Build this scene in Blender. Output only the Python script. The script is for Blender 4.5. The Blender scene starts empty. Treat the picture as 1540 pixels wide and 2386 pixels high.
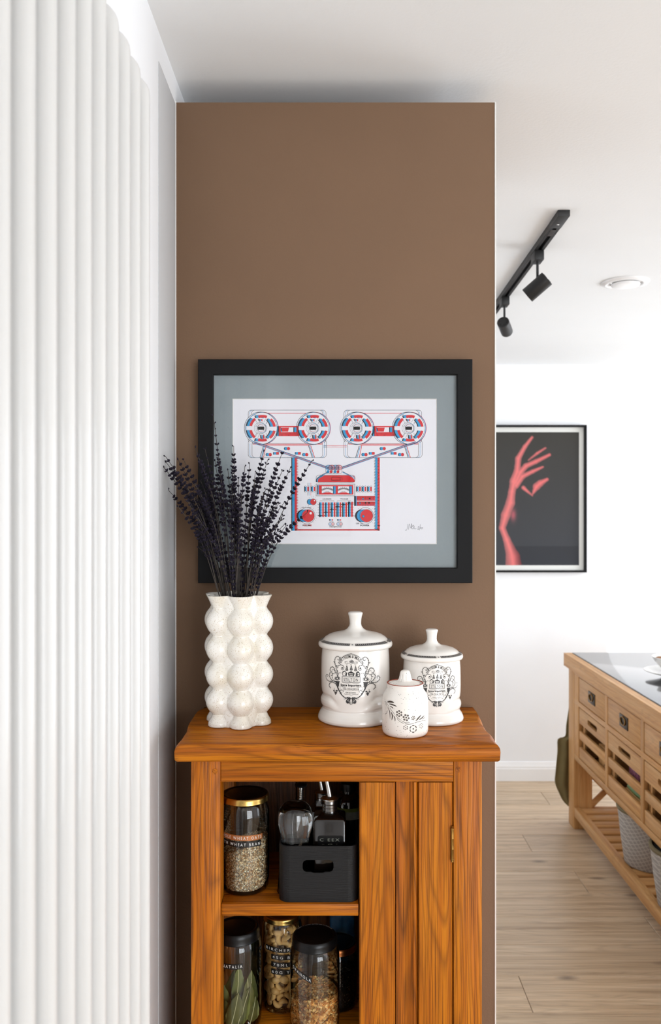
import bpy, bmesh, math, random
from mathutils import Vector, Matrix, noise
from mathutils.geometry import tessellate_polygon
PI = math.pi
rnd = random.Random(7)
C = bpy.context.scene.collection
# ---------------------------------------------------------------- camera, world, lights, exposure
F = 2000.0          # focal length in pixels of the 1540x2386 frame
CX, CY, EH = 778.0, 1187.0, 1.64
cam_d = bpy.data.cameras.new('camera'); cam = bpy.data.objects.new('camera', cam_d); C.objects.link(cam)
cam.location = (0, 0, EH); cam.rotation_euler = (PI/2, 0, 0)
cam_d.sensor_fit = 'VERTICAL'; cam_d.sensor_height = 36; cam_d.sensor_width = 36*1540/2386
cam_d.lens = F/2386*36
cam_d.shift_x = (770-CX)/2386; cam_d.shift_y = (CY-1193)/2386
cam_d.clip_start = .05
cam_d.dof.use_dof = True; cam_d.dof.focus_distance = 1.60; cam_d.dof.aperture_fstop = 7.1
bpy.context.scene.camera = cam
sc = bpy.context.scene
sc.view_settings.view_transform = 'Standard'; sc.view_settings.look = 'None'
sc.view_settings.exposure = 0.43; sc.view_settings.gamma = 1; sc.view_settings.use_curve_mapping = False
world = bpy.data.worlds.new('World'); sc.world = world; world.use_nodes = True
wn = world.node_tree.nodes; wn['Background'].inputs[0].default_value = (.80, .88, 1, 1); wn['Background'].inputs[1].default_value = 1.6
def area(name, loc, rot, sx, sy, power, col=(1, 1, 1)):
    l = bpy.data.lights.new(name, 'AREA'); l.shape = 'RECTANGLE'; l.size = sx; l.size_y = sy; l.energy = power; l.color = col
    o = bpy.data.objects.new(name, l); C.objects.link(o); o.location = loc; o.rotation_euler = rot
    return o
XR, YB = 3.7, -2.6      # right wall, back wall
area('window_daylight', (2.15, YB-.12, 1.22), (PI/2, 0, 0), 2.3, 2.1, 98, (.945, .976, 1))           # unseen window behind the camera, enlarged to brighten the ceiling
area('window_daylight_right', (XR+.12, .75, 1.45), (0, PI/2, 0), 1.9, 1.9, 20, (.945, .976, 1))      # right wall, near
area('window_daylight_kitchen', (XR+.12, 3.75, 1.45), (0, PI/2, 0), 1.9, 2.2, 85, (.94, .974, 1))      # right wall, kitchen
# ---------------------------------------------------------------- helpers
def lin(c):
    f = lambda v: (v/255/12.92) if v/255 <= .04045 else ((v/255+.055)/1.055)**2.4
    return (f(c[0]), f(c[1]), f(c[2]), 1)
def P(px, py, d): return Vector(((px-CX)/F*d, d, EH-(py-CY)/F*d))
MATS = {}
def newmat(name):
    m = bpy.data.materials.new(name); m.use_nodes = True; MATS[name] = m
    nt = m.node_tree; return m, nt, nt.nodes['Principled BSDF']
def N(nt, typ, **kw):
    n = nt.nodes.new(typ)
    for k, v in kw.items():
        if k.startswith('i_'): n.inputs[k[2:].replace('_', ' ')].default_value = v
        else: setattr(n, k, v)
    return n
def mat(name, col, rough=.5, metal=0, var=.06, vs=8, bump=0, bs=60, coat=0, spec=None, aniso=None):
    """plain surface: a base colour with procedural variation and fine relief"""
    m, nt, b = newmat(name)
    tc = N(nt, 'ShaderNodeTexCoord'); mp = N(nt, 'ShaderNodeMapping'); nt.links.new(tc.outputs['Object'], mp.inputs[0])
    if aniso: mp.inputs['Scale'].default_value = aniso
    n1 = N(nt, 'ShaderNodeTexNoise', i_Scale=vs, i_Detail=4); nt.links.new(mp.outputs[0], n1.inputs['Vector'])
    r = N(nt, 'ShaderNodeValToRGB'); c = lin(col)
    r.color_ramp.elements[0].position = .3; r.color_ramp.elements[1].position = .7
    r.color_ramp.elements[0].color = (*[v*(1-var) for v in c[:3]], 1); r.color_ramp.elements[1].color = (*[min(1, v*(1+var)) for v in c[:3]], 1)
    nt.links.new(n1.outputs[0], r.inputs[0]); nt.links.new(r.outputs[0], b.inputs['Base Color'])
    b.inputs['Roughness'].default_value = rough; b.inputs['Metallic'].default_value = metal
    if coat: b.inputs['Coat Weight'].default_value = coat; b.inputs['Coat Roughness'].default_value = .08
    if spec is not None: b.inputs['Specular IOR Level'].default_value = spec
    if bump:
        n2 = N(nt, 'ShaderNodeTexNoise', i_Scale=bs, i_Detail=3); nt.links.new(mp.outputs[0], n2.inputs['Vector'])
        bp = N(nt, 'ShaderNodeBump', i_Strength=bump, i_Distance=.002); nt.links.new(n2.outputs[0], bp.inputs['Height']); nt.links.new(bp.outputs[0], b.inputs['Normal'])
    return m
def wood(name, axis, light, mid, dark, rough=.45, scale=1.0, pores=.8, cath=.45, coat=.0, perobj=True, spec=.25):
    """oak-like grain running along one object axis"""
    m, nt, b = newmat(name); L = nt.links.new
    tc = N(nt, 'ShaderNodeTexCoord'); oi = N(nt, 'ShaderNodeObjectInfo')
    off = N(nt, 'ShaderNodeVectorMath', operation='SCALE'); off.inputs['Scale'].default_value = 7.3
    cb = N(nt, 'ShaderNodeCombineXYZ'); L(oi.outputs['Random'], cb.inputs[0]); L(oi.outputs['Random'], cb.inputs[1]); L(oi.outputs['Random'], cb.inputs[2])
    L(cb.outputs[0], off.inputs[0]); ad = N(nt, 'ShaderNodeVectorMath', operation='ADD'); L(tc.outputs['Object'], ad.inputs[0]); L(off.outputs[0], ad.inputs[1])
    def mapped(al, ac):
        mp = N(nt, 'ShaderNodeMapping'); s = [ac*scale]*3; s[axis] = al*scale; mp.inputs['Scale'].default_value = s; L(ad.outputs[0], mp.inputs[0]); return mp
    m1 = mapped(1.6, 55); n1 = N(nt, 'ShaderNodeTexNoise', i_Scale=1, i_Detail=6, i_Roughness=.6); L(m1.outputs[0], n1.inputs['Vector'])
    r1 = N(nt, 'ShaderNodeValToRGB'); e = r1.color_ramp.elements; e[0].position = .28; e[0].color = lin(dark); e[1].position = .72; e[1].color = lin(light)
    x = e.new(.5); x.color = lin(mid); L(n1.outputs[0], r1.inputs[0])
    # growth rings: contour lines of a slowly varying field
    m3 = mapped(1.0, 11); n3 = N(nt, 'ShaderNodeTexNoise', i_Scale=1, i_Detail=2, i_Roughness=.45); L(m3.outputs[0], n3.inputs['Vector'])
    mu = N(nt, 'ShaderNodeMath', operation='MULTIPLY'); mu.inputs[1].default_value = 26; L(n3.outputs[0], mu.inputs[0])
    fr = N(nt, 'ShaderNodeMath', operation='PINGPONG'); fr.inputs[1].default_value = .5; L(mu.outputs[0], fr.inputs[0])
    r3 = N(nt, 'ShaderNodeValToRGB'); e = r3.color_ramp.elements; e[0].position = 0; e[0].color = (1, 1, 1, 1); e[1].position = .26; e[1].color = (0, 0, 0, 1); L(fr.outputs[0], r3.inputs[0])
    # pores
    m2 = mapped(8, 560); n2 = N(nt, 'ShaderNodeTexNoise', i_Scale=1, i_Detail=2); L(m2.outputs[0], n2.inputs['Vector'])
    r2 = N(nt, 'ShaderNodeValToRGB'); e = r2.color_ramp.elements; e[0].position = .47; e[0].color = (0, 0, 0, 1); e[1].position = .74; e[1].color = (1, 1, 1, 1); L(n2.outputs[0], r2.inputs[0])
    mx = N(nt, 'ShaderNodeMix', data_type='RGBA'); k = N(nt, 'ShaderNodeMath', operation='MULTIPLY'); k.inputs[1].default_value = cath; L(r3.outputs[0], k.inputs[0])
    L(k.outputs[0], mx.inputs[0]); L(r1.outputs[0], mx.inputs[6]); mx.inputs[7].default_value = lin([v*.62 for v in dark])
    mz = N(nt, 'ShaderNodeMix', data_type='RGBA'); k2 = N(nt, 'ShaderNodeMath', operation='MULTIPLY'); k2.inputs[1].default_value = pores; L(r2.outputs[0], k2.inputs[0])
    L(k2.outputs[0], mz.inputs[0]); L(mx.outputs[2], mz.inputs[6]); mz.inputs[7].default_value = lin([v*.6 for v in dark])
    if perobj:
        hs = N(nt, 'ShaderNodeHueSaturation'); mr = N(nt, 'ShaderNodeMapRange'); L(oi.outputs['Random'], mr.inputs[0]); mr.inputs[3].default_value = .90; mr.inputs[4].default_value = 1.10
        L(mr.outputs[0], hs.inputs['Value']); L(mz.outputs[2], hs.inputs['Color']); L(hs.outputs[0], b.inputs['Base Color'])
    else: L(mz.outputs[2], b.inputs['Base Color'])
    b.inputs['Roughness'].default_value = rough; b.inputs['Coat Weight'].default_value = coat; b.inputs['Coat Roughness'].default_value = .25; b.inputs['Specular IOR Level'].default_value = spec
    s = N(nt, 'ShaderNodeMath', operation='ADD'); L(r2.outputs[0], s.inputs[0]); L(k.outputs[0], s.inputs[1])
    bp = N(nt, 'ShaderNodeBump', invert=True, i_Strength=.35, i_Distance=.0012); L(s.outputs[0], bp.inputs['Height']); L(bp.outputs[0], b.inputs['Normal'])
    return m
def glass(name, tint=(1, 1, 1), k=1.0, rough=.02, base=.04):
    """thin clear glass: see-through with Fresnel reflection"""
    m = bpy.data.materials.new(name); m.use_nodes = True; nt = m.node_tree; L = nt.links.new
    for n in list(nt.nodes): nt.nodes.remove(n)
    out = N(nt, 'ShaderNodeOutputMaterial'); t = N(nt, 'ShaderNodeBsdfTransparent'); t.inputs[0].default_value = (*tint, 1)
    g = N(nt, 'ShaderNodeBsdfGlossy'); g.inputs['Roughness'].default_value = rough
    lw = N(nt, 'ShaderNodeFresnel', i_IOR=1.5); mm = N(nt, 'ShaderNodeMath', operation='MULTIPLY'); mm.inputs[1].default_value = k; L(lw.outputs[0], mm.inputs[0])
    mx = N(nt, 'ShaderNodeMixShader'); L(mm.outputs[0], mx.inputs[0]); L(t.outputs[0], mx.inputs[1]); L(g.outputs[0], mx.inputs[2]); L(mx.outputs[0], out.inputs[0])
    MATS[name] = m; return m
def attrmat(name, rough=.7, spec=.3):
    m, nt, b = newmat(name); a = N(nt, 'ShaderNodeAttribute', attribute_name='Col'); nt.links.new(a.outputs['Color'], b.inputs['Base Color'])
    b.inputs['Roughness'].default_value = rough; b.inputs['Specular IOR Level'].default_value = spec; return m
def speckled(name, col, spk, density, scale, rough=.25, warm=None, coat=.4):
    m, nt, b = newmat(name); L = nt.links.new
    tc = N(nt, 'ShaderNodeTexCoord')
    v = N(nt, 'ShaderNodeTexVoronoi', i_Scale=scale); L(tc.outputs['Object'], v.inputs['Vector'])
    n = N(nt, 'ShaderNodeTexNoise', i_Scale=scale*.35, i_Detail=2); L(tc.outputs['Object'], n.inputs['Vector'])
    th = N(nt, 'ShaderNodeMath', operation='MULTIPLY'); L(n.outputs[0], th.inputs[0]); th.inputs[1].default_value = density
    lt = N(nt, 'ShaderNodeMath', operation='LESS_THAN'); L(v.outputs['Distance'], lt.inputs[0]); L(th.outputs[0], lt.inputs[1])
    sp = N(nt, 'ShaderNodeSeparateColor'); L(v.outputs['Color'], sp.inputs[0]); g = N(nt, 'ShaderNodeMath', operation='GREATER_THAN'); L(sp.outputs[0], g.inputs[0]); g.inputs[1].default_value = .45
    an = N(nt, 'ShaderNodeMath', operation='MULTIPLY'); L(lt.outputs[0], an.inputs[0]); L(g.outputs[0], an.inputs[1])
    n2 = N(nt, 'ShaderNodeTexNoise', i_Scale=22, i_Detail=5); L(tc.outputs['Object'], n2.inputs['Vector'])
    r = N(nt, 'ShaderNodeValToRGB'); r.color_ramp.elements[0].position = .42; r.color_ramp.elements[0].color = lin(col); r.color_ramp.elements[1].position = .75; r.color_ramp.elements[1].color = lin(warm or col)
    L(n2.outputs[0], r.inputs[0])
    mx = N(nt, 'ShaderNodeMix', data_type='RGBA'); L(an.outputs[0], mx.inputs[0]); L(r.outputs[0], mx.inputs[6]); mx.inputs[7].default_value = lin(spk); L(mx.outputs[2], b.inputs['Base Color'])
    b.inputs['Roughness'].default_value = rough; b.inputs['Coat Weight'].default_value = coat; b.inputs['Coat Roughness'].default_value = .06
    return m

ORG = {}
class G:
    def __init__(s): s.bm = bmesh.new(); s.cl = None
    def add(s, vs, fs, mi=0, col=None):
        v = [s.bm.verts.new(p) for p in vs]
        for f in fs:
            try: q = s.bm.faces.new([v[i] for i in f]); q.material_index = mi
            except ValueError: continue
            if col is not None:
                if s.cl is None: s.cl = s.bm.loops.layers.float_color.new('Col')
                for l in q.loops: l[s.cl] = col
        return v
    def box(s, x0, x1, y0, y1, z0, z1, bev=0, mi=0, seg=2):
        x0, x1 = min(x0, x1), max(x0, x1); y0, y1 = min(y0, y1), max(y0, y1); z0, z1 = min(z0, z1), max(z0, z1)
        vs = [(x, y, z) for x in (x0, x1) for y in (y0, y1) for z in (z0, z1)]
        v = s.add(vs, [(0, 1, 3, 2), (4, 6, 7, 5), (0, 4, 5, 1), (2, 3, 7, 6), (0, 2, 6, 4), (1, 5, 7, 3)], mi)
        if bev:
            es = {e for a in v for e in a.link_edges}
            bmesh.ops.bevel(s.bm, geom=list(es), offset=bev, segments=seg, profile=.5, affect='EDGES', material=-1)
        return s
    def obox(s, c, ax, ay, az, hx, hy, hz, bev=0, mi=0):
        ax, ay, az = Vector(ax).normalized(), Vector(ay).normalized(), Vector(az).normalized(); c = Vector(c)
        vs = [c+ax*hx*i+ay*hy*j+az*hz*k for i in (-1, 1) for j in (-1, 1) for k in (-1, 1)]
        v = s.add(vs, [(0, 1, 3, 2), (4, 6, 7, 5), (0, 4, 5, 1), (2, 3, 7, 6), (0, 2, 6, 4), (1, 5, 7, 3)], mi)
        if bev: bmesh.ops.bevel(s.bm, geom=list({e for a in v for e in a.link_edges}), offset=bev, segments=2, profile=.5, affect='EDGES', material=-1)
        return s
    def lathe(s, cx, cy, prof, seg=48, mi=0, rf=None, closed=False, col=None):
        vs, fs = [], []; n = len(prof)
        for i in range(seg):
            a = 2*PI*i/seg
            for (r, z) in prof:
                rr = rf(a, r, z) if rf else r
                if isinstance(rr, tuple): rr, z = rr
                vs.append((cx+rr*math.sin(a), cy-rr*math.cos(a), z))
        for i in range(seg):
            j = (i+1) % seg
            for k in range(n-1): fs.append((i*n+k, j*n+k, j*n+k+1, i*n+k+1))
            if closed: fs.append((i*n+n-1, j*n+n-1, j*n, i*n))
        if not closed:
            if prof[0][0] > 1e-6: fs.append([i*n for i in range(seg)][::-1])
            if prof[-1][0] > 1e-6: fs.append([i*n+n-1 for i in range(seg)])
        v = s.add(vs, fs, mi, col)
        if prof[0][0] <= 1e-6 or prof[-1][0] <= 1e-6: bmesh.ops.remove_doubles(s.bm, verts=v, dist=1e-7)
        return s
    def tube(s, path, r, seg=8, mi=0, caps=True, flat=1.0, col=None, up=None):
        path = [Vector(p) for p in path]; n = len(path); vs, fs = [], []; nrm = None
        for i, p in enumerate(path):
            t = (path[min(i+1, n-1)]-path[max(i-1, 0)]).normalized()
            if nrm is None: nrm = (Vector(up) if up else (Vector((0, 0, 1)) if abs(t.z) < .9 else Vector((1, 0, 0))))
            nrm = (nrm-t*nrm.dot(t)).normalized(); b = t.cross(nrm); rr = r[i] if isinstance(r, (list, tuple)) else r
            for k in range(seg):
                a = 2*PI*k/seg; vs.append(p+(nrm*math.cos(a)*flat+b*math.sin(a))*rr)
        for i in range(n-1):
            for k in range(seg): k2 = (k+1) % seg; fs.append((i*seg+k, i*seg+k2, (i+1)*seg+k2, (i+1)*seg+k))
        if caps: fs.append(list(range(seg))[::-1]); fs.append([(n-1)*seg+k for k in range(seg)])
        s.add(vs, fs, mi, col); return s
    def plate(s, outer, holes, fn, t0, t1, mi=0):
        """flat plate with holes: fn(u,v,t) gives the point"""
        loops = [outer]+holes; pts = [p for l in loops for p in l]; n = len(pts)
        tris = tessellate_polygon([[Vector((u, v, 0)) for u, v in l] for l in loops])
        vs = [fn(u, v, t0) for u, v in pts]+[fn(u, v, t1) for u, v in pts]
        fs = [tuple(t) for t in tris]+[tuple(i+n for i in t)[::-1] for t in tris]; o = 0
        for l in loops:
            m = len(l)
            for i in range(m): j = (i+1) % m; fs.append((o+i, o+j, o+j+n, o+i+n))
            o += m
        s.add(vs, fs, mi); return s
    def build(s, name, mats, parent=None, sharp=35, org=None, smooth=True, fix=True):
        bm = s.bm
        if fix: bmesh.ops.recalc_face_normals(bm, faces=bm.faces)
        o3 = Vector(ORG.get(parent.name, (0, 0, 0))) if parent else Vector(org or (0, 0, 0))
        if o3.length > 0: bmesh.ops.translate(bm, verts=bm.verts, vec=-o3)
        me = bpy.data.meshes.new(name); bm.to_mesh(me); bm.free()
        for m in (mats if isinstance(mats, (list, tuple)) else [mats]): me.materials.append(MATS[m] if isinstance(m, str) else m)
        if smooth and len(me.polygons):
            me.polygons.foreach_set('use_smooth', [True]*len(me.polygons)); me.set_sharp_from_angle(angle=math.radians(sharp))
        o = bpy.data.objects.new(name, me); C.objects.link(o)
        if parent: o.parent = parent
        else: o.location = o3
        ORG[o.name] = tuple(o3)
        return o
def tag(o, label=None, cat=None, group=None, kind=None):
    if label: o['label'] = label
    if cat: o['category'] = cat
    if group: o['group'] = group
    if kind: o['kind'] = kind
    return o
def thing(name, loc, label, cat, group=None):
    o = bpy.data.objects.new(name, None); C.objects.link(o); o.location = loc; ORG[o.name] = tuple(loc); o.empty_display_size = .05
    return tag(o, label, cat, group)
def struct(g, name, m, **k):
    o = g.build(name, m, **k); o['kind'] = 'structure'; return o
def dup(root, loc=None, rz=None, label=None, scale=None):
    def cp(o, par):
        c = o.copy(); C.objects.link(c)
        if par: c.parent = par
        for ch in list(o.children): cp(ch, c)
        return c
    r = cp(root, None)
    if loc is not None: r.location = loc
    if rz is not None: r.rotation_euler = (0, 0, rz)
    if scale: r.scale = (scale,)*3
    if label: r['label'] = label
    return r
def crom(pts, k=6):
    """Catmull-Rom through 2-D or 3-D points"""
    pts = [Vector(p) for p in pts]; out = []
    for i in range(len(pts)-1):
        p0, p1, p2, p3 = pts[max(i-1, 0)], pts[i], pts[i+1], pts[min(i+2, len(pts)-1)]
        for j in range(k):
            t = j/k; out.append(.5*((2*p1)+(p2-p0)*t+(2*p0-5*p1+4*p2-p3)*t*t+(3*p1-p0-3*p2+p3)*t**3))
    out.append(pts[-1]); return out
def text_tris(body, size, bold=0.0, spacing=1.0, cache={}):
    key = (body, bold, spacing)
    if key not in cache:
        cu = bpy.data.curves.new('t', 'FONT'); cu.body = body; cu.size = 1; cu.offset = bold; cu.space_character = spacing; cu.resolution_u = 3
        ob = bpy.data.objects.new('t', cu); me = bpy.data.meshes.new_from_object(ob); me.calc_loop_triangles()
        vs = [(v.co.x, v.co.y) for v in me.vertices]; ts = [tuple(t.vertices) for t in me.loop_triangles]
        bpy.data.objects.remove(ob); bpy.data.meshes.remove(me); bpy.data.curves.remove(cu); cache[key] = (vs, ts)
    vs, ts = cache[key]; xs = [v[0] for v in vs] or [0]; w0, w1 = min(xs), max(xs)
    return [((x-w0)*size, y*size) for x, y in vs], ts, (w1-w0)*size
class Ink:
    """flat printing: 2-D shapes laid on a surface by fn(u, v, lift)"""
    def __init__(s, fn, dl=.00004): s.fn = fn; s.g = G(); s.dl = dl; s.lv = 1; s.ox = s.oy = 0
    def _a(s, pts, tris, mi): s.g.add([s.fn(u+s.ox, v+s.oy, s.lv*s.dl) for u, v in pts], tris, mi)
    def poly(s, pts, mi):
        pts = [(p[0], p[1]) for p in pts]
        s._a(pts, [tuple(t) for t in tessellate_polygon([[Vector((u, v, 0)) for u, v in pts]])], mi)
    def line(s, pts, w, mi, close=False, w1=None):
        pts = [Vector((p[0], p[1])) for p in pts]
        if close: pts.append(pts[0])
        n = len(pts); L, R = [], []
        for i, p in enumerate(pts):
            if close and i in (0, n-1): t = pts[1]-pts[0] if False else (pts[1]-pts[n-2])
            else: t = pts[min(i+1, n-1)]-pts[max(i-1, 0)]
            if t.length == 0: t = Vector((1, 0))
            t.normalize(); ww = w if w1 is None else (w+(w1-w)*i/(n-1)); nn = Vector((-t.y, t.x))*ww/2
            L.append(p+nn); R.append(p-nn)
        s._a([tuple(p) for p in L+R], [(i, i+1, n+i+1, n+i) for i in range(n-1)], mi)
    def disc(s, cx, cy, r, mi, ry=None, n=20): s.poly([(cx+r*math.cos(2*PI*i/n), cy+(ry or r)*math.sin(2*PI*i/n)) for i in range(n)], mi)
    def ring(s, cx, cy, r, w, mi, ry=None, n=40, a0=0, a1=2*PI):
        full = abs(a1-a0-2*PI) < 1e-6; ry = ry or r
        A = [a0+(a1-a0)*i/n for i in range(n+1)]
        o = [(cx+(r+w/2)*math.cos(a), cy+(ry+w/2)*math.sin(a)) for a in A]; q = [(cx+(r-w/2)*math.cos(a), cy+(ry-w/2)*math.sin(a)) for a in A]
        s._a(o+q, [(i, i+1, n+2+i, n+1+i) for i in range(n)], mi)
    def rect(s, x0, y0, x1, y1, mi, r=0):
        s.poly(rrect(x0, y0, x1, y1, r) if r else [(x0, y0), (x1, y0), (x1, y1), (x0, y1)], mi)
    def orect(s, x0, y0, x1, y1, w, mi, r=0):
        if r: s.line(rrect(x0, y0, x1, y1, r), w, mi, close=True)
        else:
            for a, b in (((x0-w/2, y0), (x1+w/2, y0)), ((x1, y0), (x1, y1)), ((x1+w/2, y1), (x0-w/2, y1)), ((x0, y1), (x0, y0))): s.line([a, b], w, mi)
    def text(s, body, x, y, h, mi, w=None, bold=0, align='c', sign=-1, spacing=1.0, arc=None):
        """h = cap height; w = wanted width; v grows downwards when sign=-1"""
        vs, ts, tw = text_tris(body, h/.72, bold, spacing); k = (w/tw) if w else 1; tw = tw*k
        x0 = x-tw/2 if align == 'c' else x
        s._a([(x0+u*k, y+sign*v) for u, v in vs], ts, mi)
    def build(s, name, mats, parent): return s.g.build(name, mats, parent, smooth=False, fix=False)
def rrect(x0, y0, x1, y1, r, n=5):
    out = []
    for cx, cy, a in ((x1-r, y1-r, 0), (x0+r, y1-r, PI/2), (x0+r, y0+r, PI), (x1-r, y0+r, 3*PI/2)):
        for i in range(n+1): out.append((cx+r*math.cos(a+PI/2*i/n), cy+r*math.sin(a+PI/2*i/n)))
    return out

# ---------------------------------------------------------------- materials
mat('white_wall', (238, 239, 241), .85, var=.015, vs=3, bump=.12, bs=180)
mat('ceiling_white', (238, 240, 241), .9, var=.012, vs=2, bump=.15, bs=120)
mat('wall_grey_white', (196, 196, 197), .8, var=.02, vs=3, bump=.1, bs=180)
mat('brown_paint', (115, 88, 66), .8, var=.03, vs=4, bump=.25, bs=260)
mat('white_gloss', (240, 240, 240), .3, var=.01, coat=.2)
mat('radiator_white', (202, 201, 199), .36, var=.008, coat=.25)
mat('bead_white', (226, 224, 220), .5, var=.02)
mat('black_frame', (20, 20, 21), .6, var=.08, bump=.1, spec=.15)
mat('black_metal', (26, 26, 27), .5, var=.06, bump=.1)
mat('black_plastic', (13, 13, 14), .5, var=.15, vs=30, spec=.3, bump=.4, bs=8, aniso=(4, 4, 160))
mat('lid_black', (9, 9, 10), .32, var=.1, spec=.3)
mat('tape_black', (12, 12, 13), .3, var=.1)
mat('tape_copper', (168, 104, 58), .35, metal=.3, var=.1)
mat('tape_letters', (225, 225, 222), .6)
mat('gold', (206, 170, 96), .25, metal=1, var=.08)
mat('copper', (190, 118, 70), .3, metal=1, var=.08)
mat('steel', (196, 194, 190), .22, metal=1, var=.05)
mat('dark_steel', (120, 118, 116), .25, metal=1, var=.05)
mat('brass_aged', (138, 104, 52), .38, metal=1, var=.25, vs=60)
mat('iron_dark', (62, 52, 42), .4, metal=.8, var=.2, vs=60)
mat('mat_board', (146, 156, 159), .9, var=.03, vs=400)
mat('paper', (243, 242, 247), .85, var=.01)
mat('paper_core', (232, 230, 224), .8)
mat('mat_white', (225, 225, 220), .9, var=.01)
mat('ink_red', (222, 40, 48), .8, var=.03)
mat('ink_cyan', (42, 158, 214), .8, var=.03)
mat('ink_black', (26, 24, 40), .8, var=.03)
mat('ink_white', (243, 242, 247), .8, var=.01)
mat('ceramic', (236, 231, 224), .2, var=.03, vs=14, coat=.5)
mat('ceramic_foot', (206, 150, 120), .6, var=.1, vs=40)
mat('ceramic_ink', (48, 46, 46), .45, var=.25, vs=300)
mat('terracotta_rim', (150, 66, 44), .5, var=.1, vs=60)
mat('stamp_brown', (58, 44, 34), .5, var=.2, vs=300)
speckled('jar_speckled', (240, 234, 226), (70, 58, 48), .32, 330, rough=.3)
speckled('vase_glaze', (238, 234, 226), (172, 146, 104), .48, 560, rough=.24, warm=(224, 215, 196))
mat('lavender_bud', (32, 27, 40), .85, var=.5, vs=160, spec=.2)
mat('lavender_stem', (66, 60, 56), .8, var=.35, vs=60, spec=.2)
mat('dark_liquid', (16, 10, 7), .12, var=.1, coat=.5)
mat('label_paper', (120, 122, 110), .7, var=.2, vs=90)
mat('label_green', (96, 104, 30), .6)
mat('blue_bag', (44, 96, 140), .35, var=.4, vs=40, bump=.6, bs=40)
mat('olive_cloth', (118, 104, 66), .95, var=.1, vs=20, bump=.4, bs=300)
mat('basket_lining', (40, 38, 36), .95)
mat('basket_rim', (116, 104, 76), .9, var=.1)
mat('garlic', (232, 222, 216), .5, var=.1, vs=60)
mat('leek_green', (74, 112, 50), .5, var=.3, vs=40)
mat('leek_pale', (214, 208, 160), .5, var=.15, vs=40)
mat('teal_packet', (24, 110, 138), .4, var=.5, vs=50)
mat('berry_packet', (150, 88, 110), .5, var=.9, vs=120)
mat('petal_cream', (206, 178, 140), .8, var=.2)
mat('petal_purple', (112, 62, 82), .8, var=.3)
mat('food_brown', (160, 108, 60), .7, var=.3, vs=60)
mat('plate_white', (236, 234, 230), .2, var=.02, coat=.4)
mat('island_inset', (122, 123, 125), .1, metal=.85, var=.03, vs=5)
mat('inset_edge', (20, 20, 21), .3)
attrmat('flakes', .75, .25)
attrmat('photo_print', .6, .2)
glass('clear_glass'); glass('picture_glass', k=.8, rough=.03); glass('jar_glass', (.94, .95, .94), k=1.5, rough=.03); glass('window_glass', k=.6)
OAK = ((200, 122, 16), (182, 101, 7), (146, 72, 3))
wood('oak_x', 0, *OAK); wood('oak_y', 1, *OAK); wood('oak_z', 2, *OAK)
wood('oak_groove', 2, (186, 108, 16), (166, 88, 8), (112, 58, 6), cath=.55)
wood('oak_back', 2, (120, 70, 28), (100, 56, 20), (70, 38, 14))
PINE = ((216, 170, 116), (204, 152, 94), (182, 126, 70))
wood('pine_x', 0, *PINE, pores=.25, cath=.15, rough=.4); wood('pine_y', 1, *PINE, pores=.25, cath=.15, rough=.4); wood('pine_z', 2, *PINE, pores=.25, cath=.15, rough=.4)
def floor_mat():
    m = wood('floor_oak', 0, (228, 204, 172), (208, 180, 146), (172, 144, 112), rough=.34, scale=.8, pores=.3, cath=.2, coat=.25, spec=.5)
    nt = m.node_tree; L = nt.links.new; b = nt.nodes['Principled BSDF']; hs = [n for n in nt.nodes if n.type == 'HUE_SAT'][0]
    tc = N(nt, 'ShaderNodeTexCoord'); mp = N(nt, 'ShaderNodeMapping'); mp.inputs['Scale'].default_value = (2.6, 6.5, 1); L(tc.outputs['Object'], mp.inputs[0])
    v = N(nt, 'ShaderNodeTexVoronoi', i_Scale=1.0); L(mp.outputs[0], v.inputs['Vector'])
    r = N(nt, 'ShaderNodeValToRGB'); e = r.color_ramp.elements; e[0].position = .02; e[0].color = (.8, .8, .8, 1); e[1].position = .13; e[1].color = (0, 0, 0, 1); L(v.outputs['Distance'], r.inputs[0])
    mx = N(nt, 'ShaderNodeMix', data_type='RGBA'); L(r.outputs[0], mx.inputs[0]); L(hs.outputs[0], mx.inputs[6]); mx.inputs[7].default_value = lin((92, 76, 64)); L(mx.outputs[2], b.inputs['Base Color'])
floor_mat()
def plaid():
    m, nt, b = newmat('basket_plaid'); L = nt.links.new; tc = N(nt, 'ShaderNodeTexCoord')
    cols = []
    for ang, sc_, in ((.5, 74), (-1.0, 62)):
        mp = N(nt, 'ShaderNodeMapping'); mp.inputs['Rotation'].default_value = (0, ang, 0); L(tc.outputs['Object'], mp.inputs[0])
        w = N(nt, 'ShaderNodeTexWave', i_Scale=sc_*.35, i_Distortion=.3); w.bands_direction = 'X'; L(mp.outputs[0], w.inputs['Vector'])
        r = N(nt, 'ShaderNodeValToRGB'); e = r.color_ramp.elements; e[0].position = .78; e[0].color = (0, 0, 0, 1); e[1].position = .98; e[1].color = (1, 1, 1, 1); L(w.outputs[0], r.inputs[0]); cols.append(r)
    a = N(nt, 'ShaderNodeMath', operation='ADD'); L(cols[0].outputs[0], a.inputs[0]); L(cols[1].outputs[0], a.inputs[1])
    r = N(nt, 'ShaderNodeValToRGB'); e = r.color_ramp.elements; e[0].color = lin((158, 152, 146)); e[1].color = lin((190, 184, 176)); L(a.outputs[0], r.inputs[0]); L(r.outputs[0], b.inputs['Base Color'])
    b.inputs['Roughness'].default_value = .95
plaid()
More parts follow.
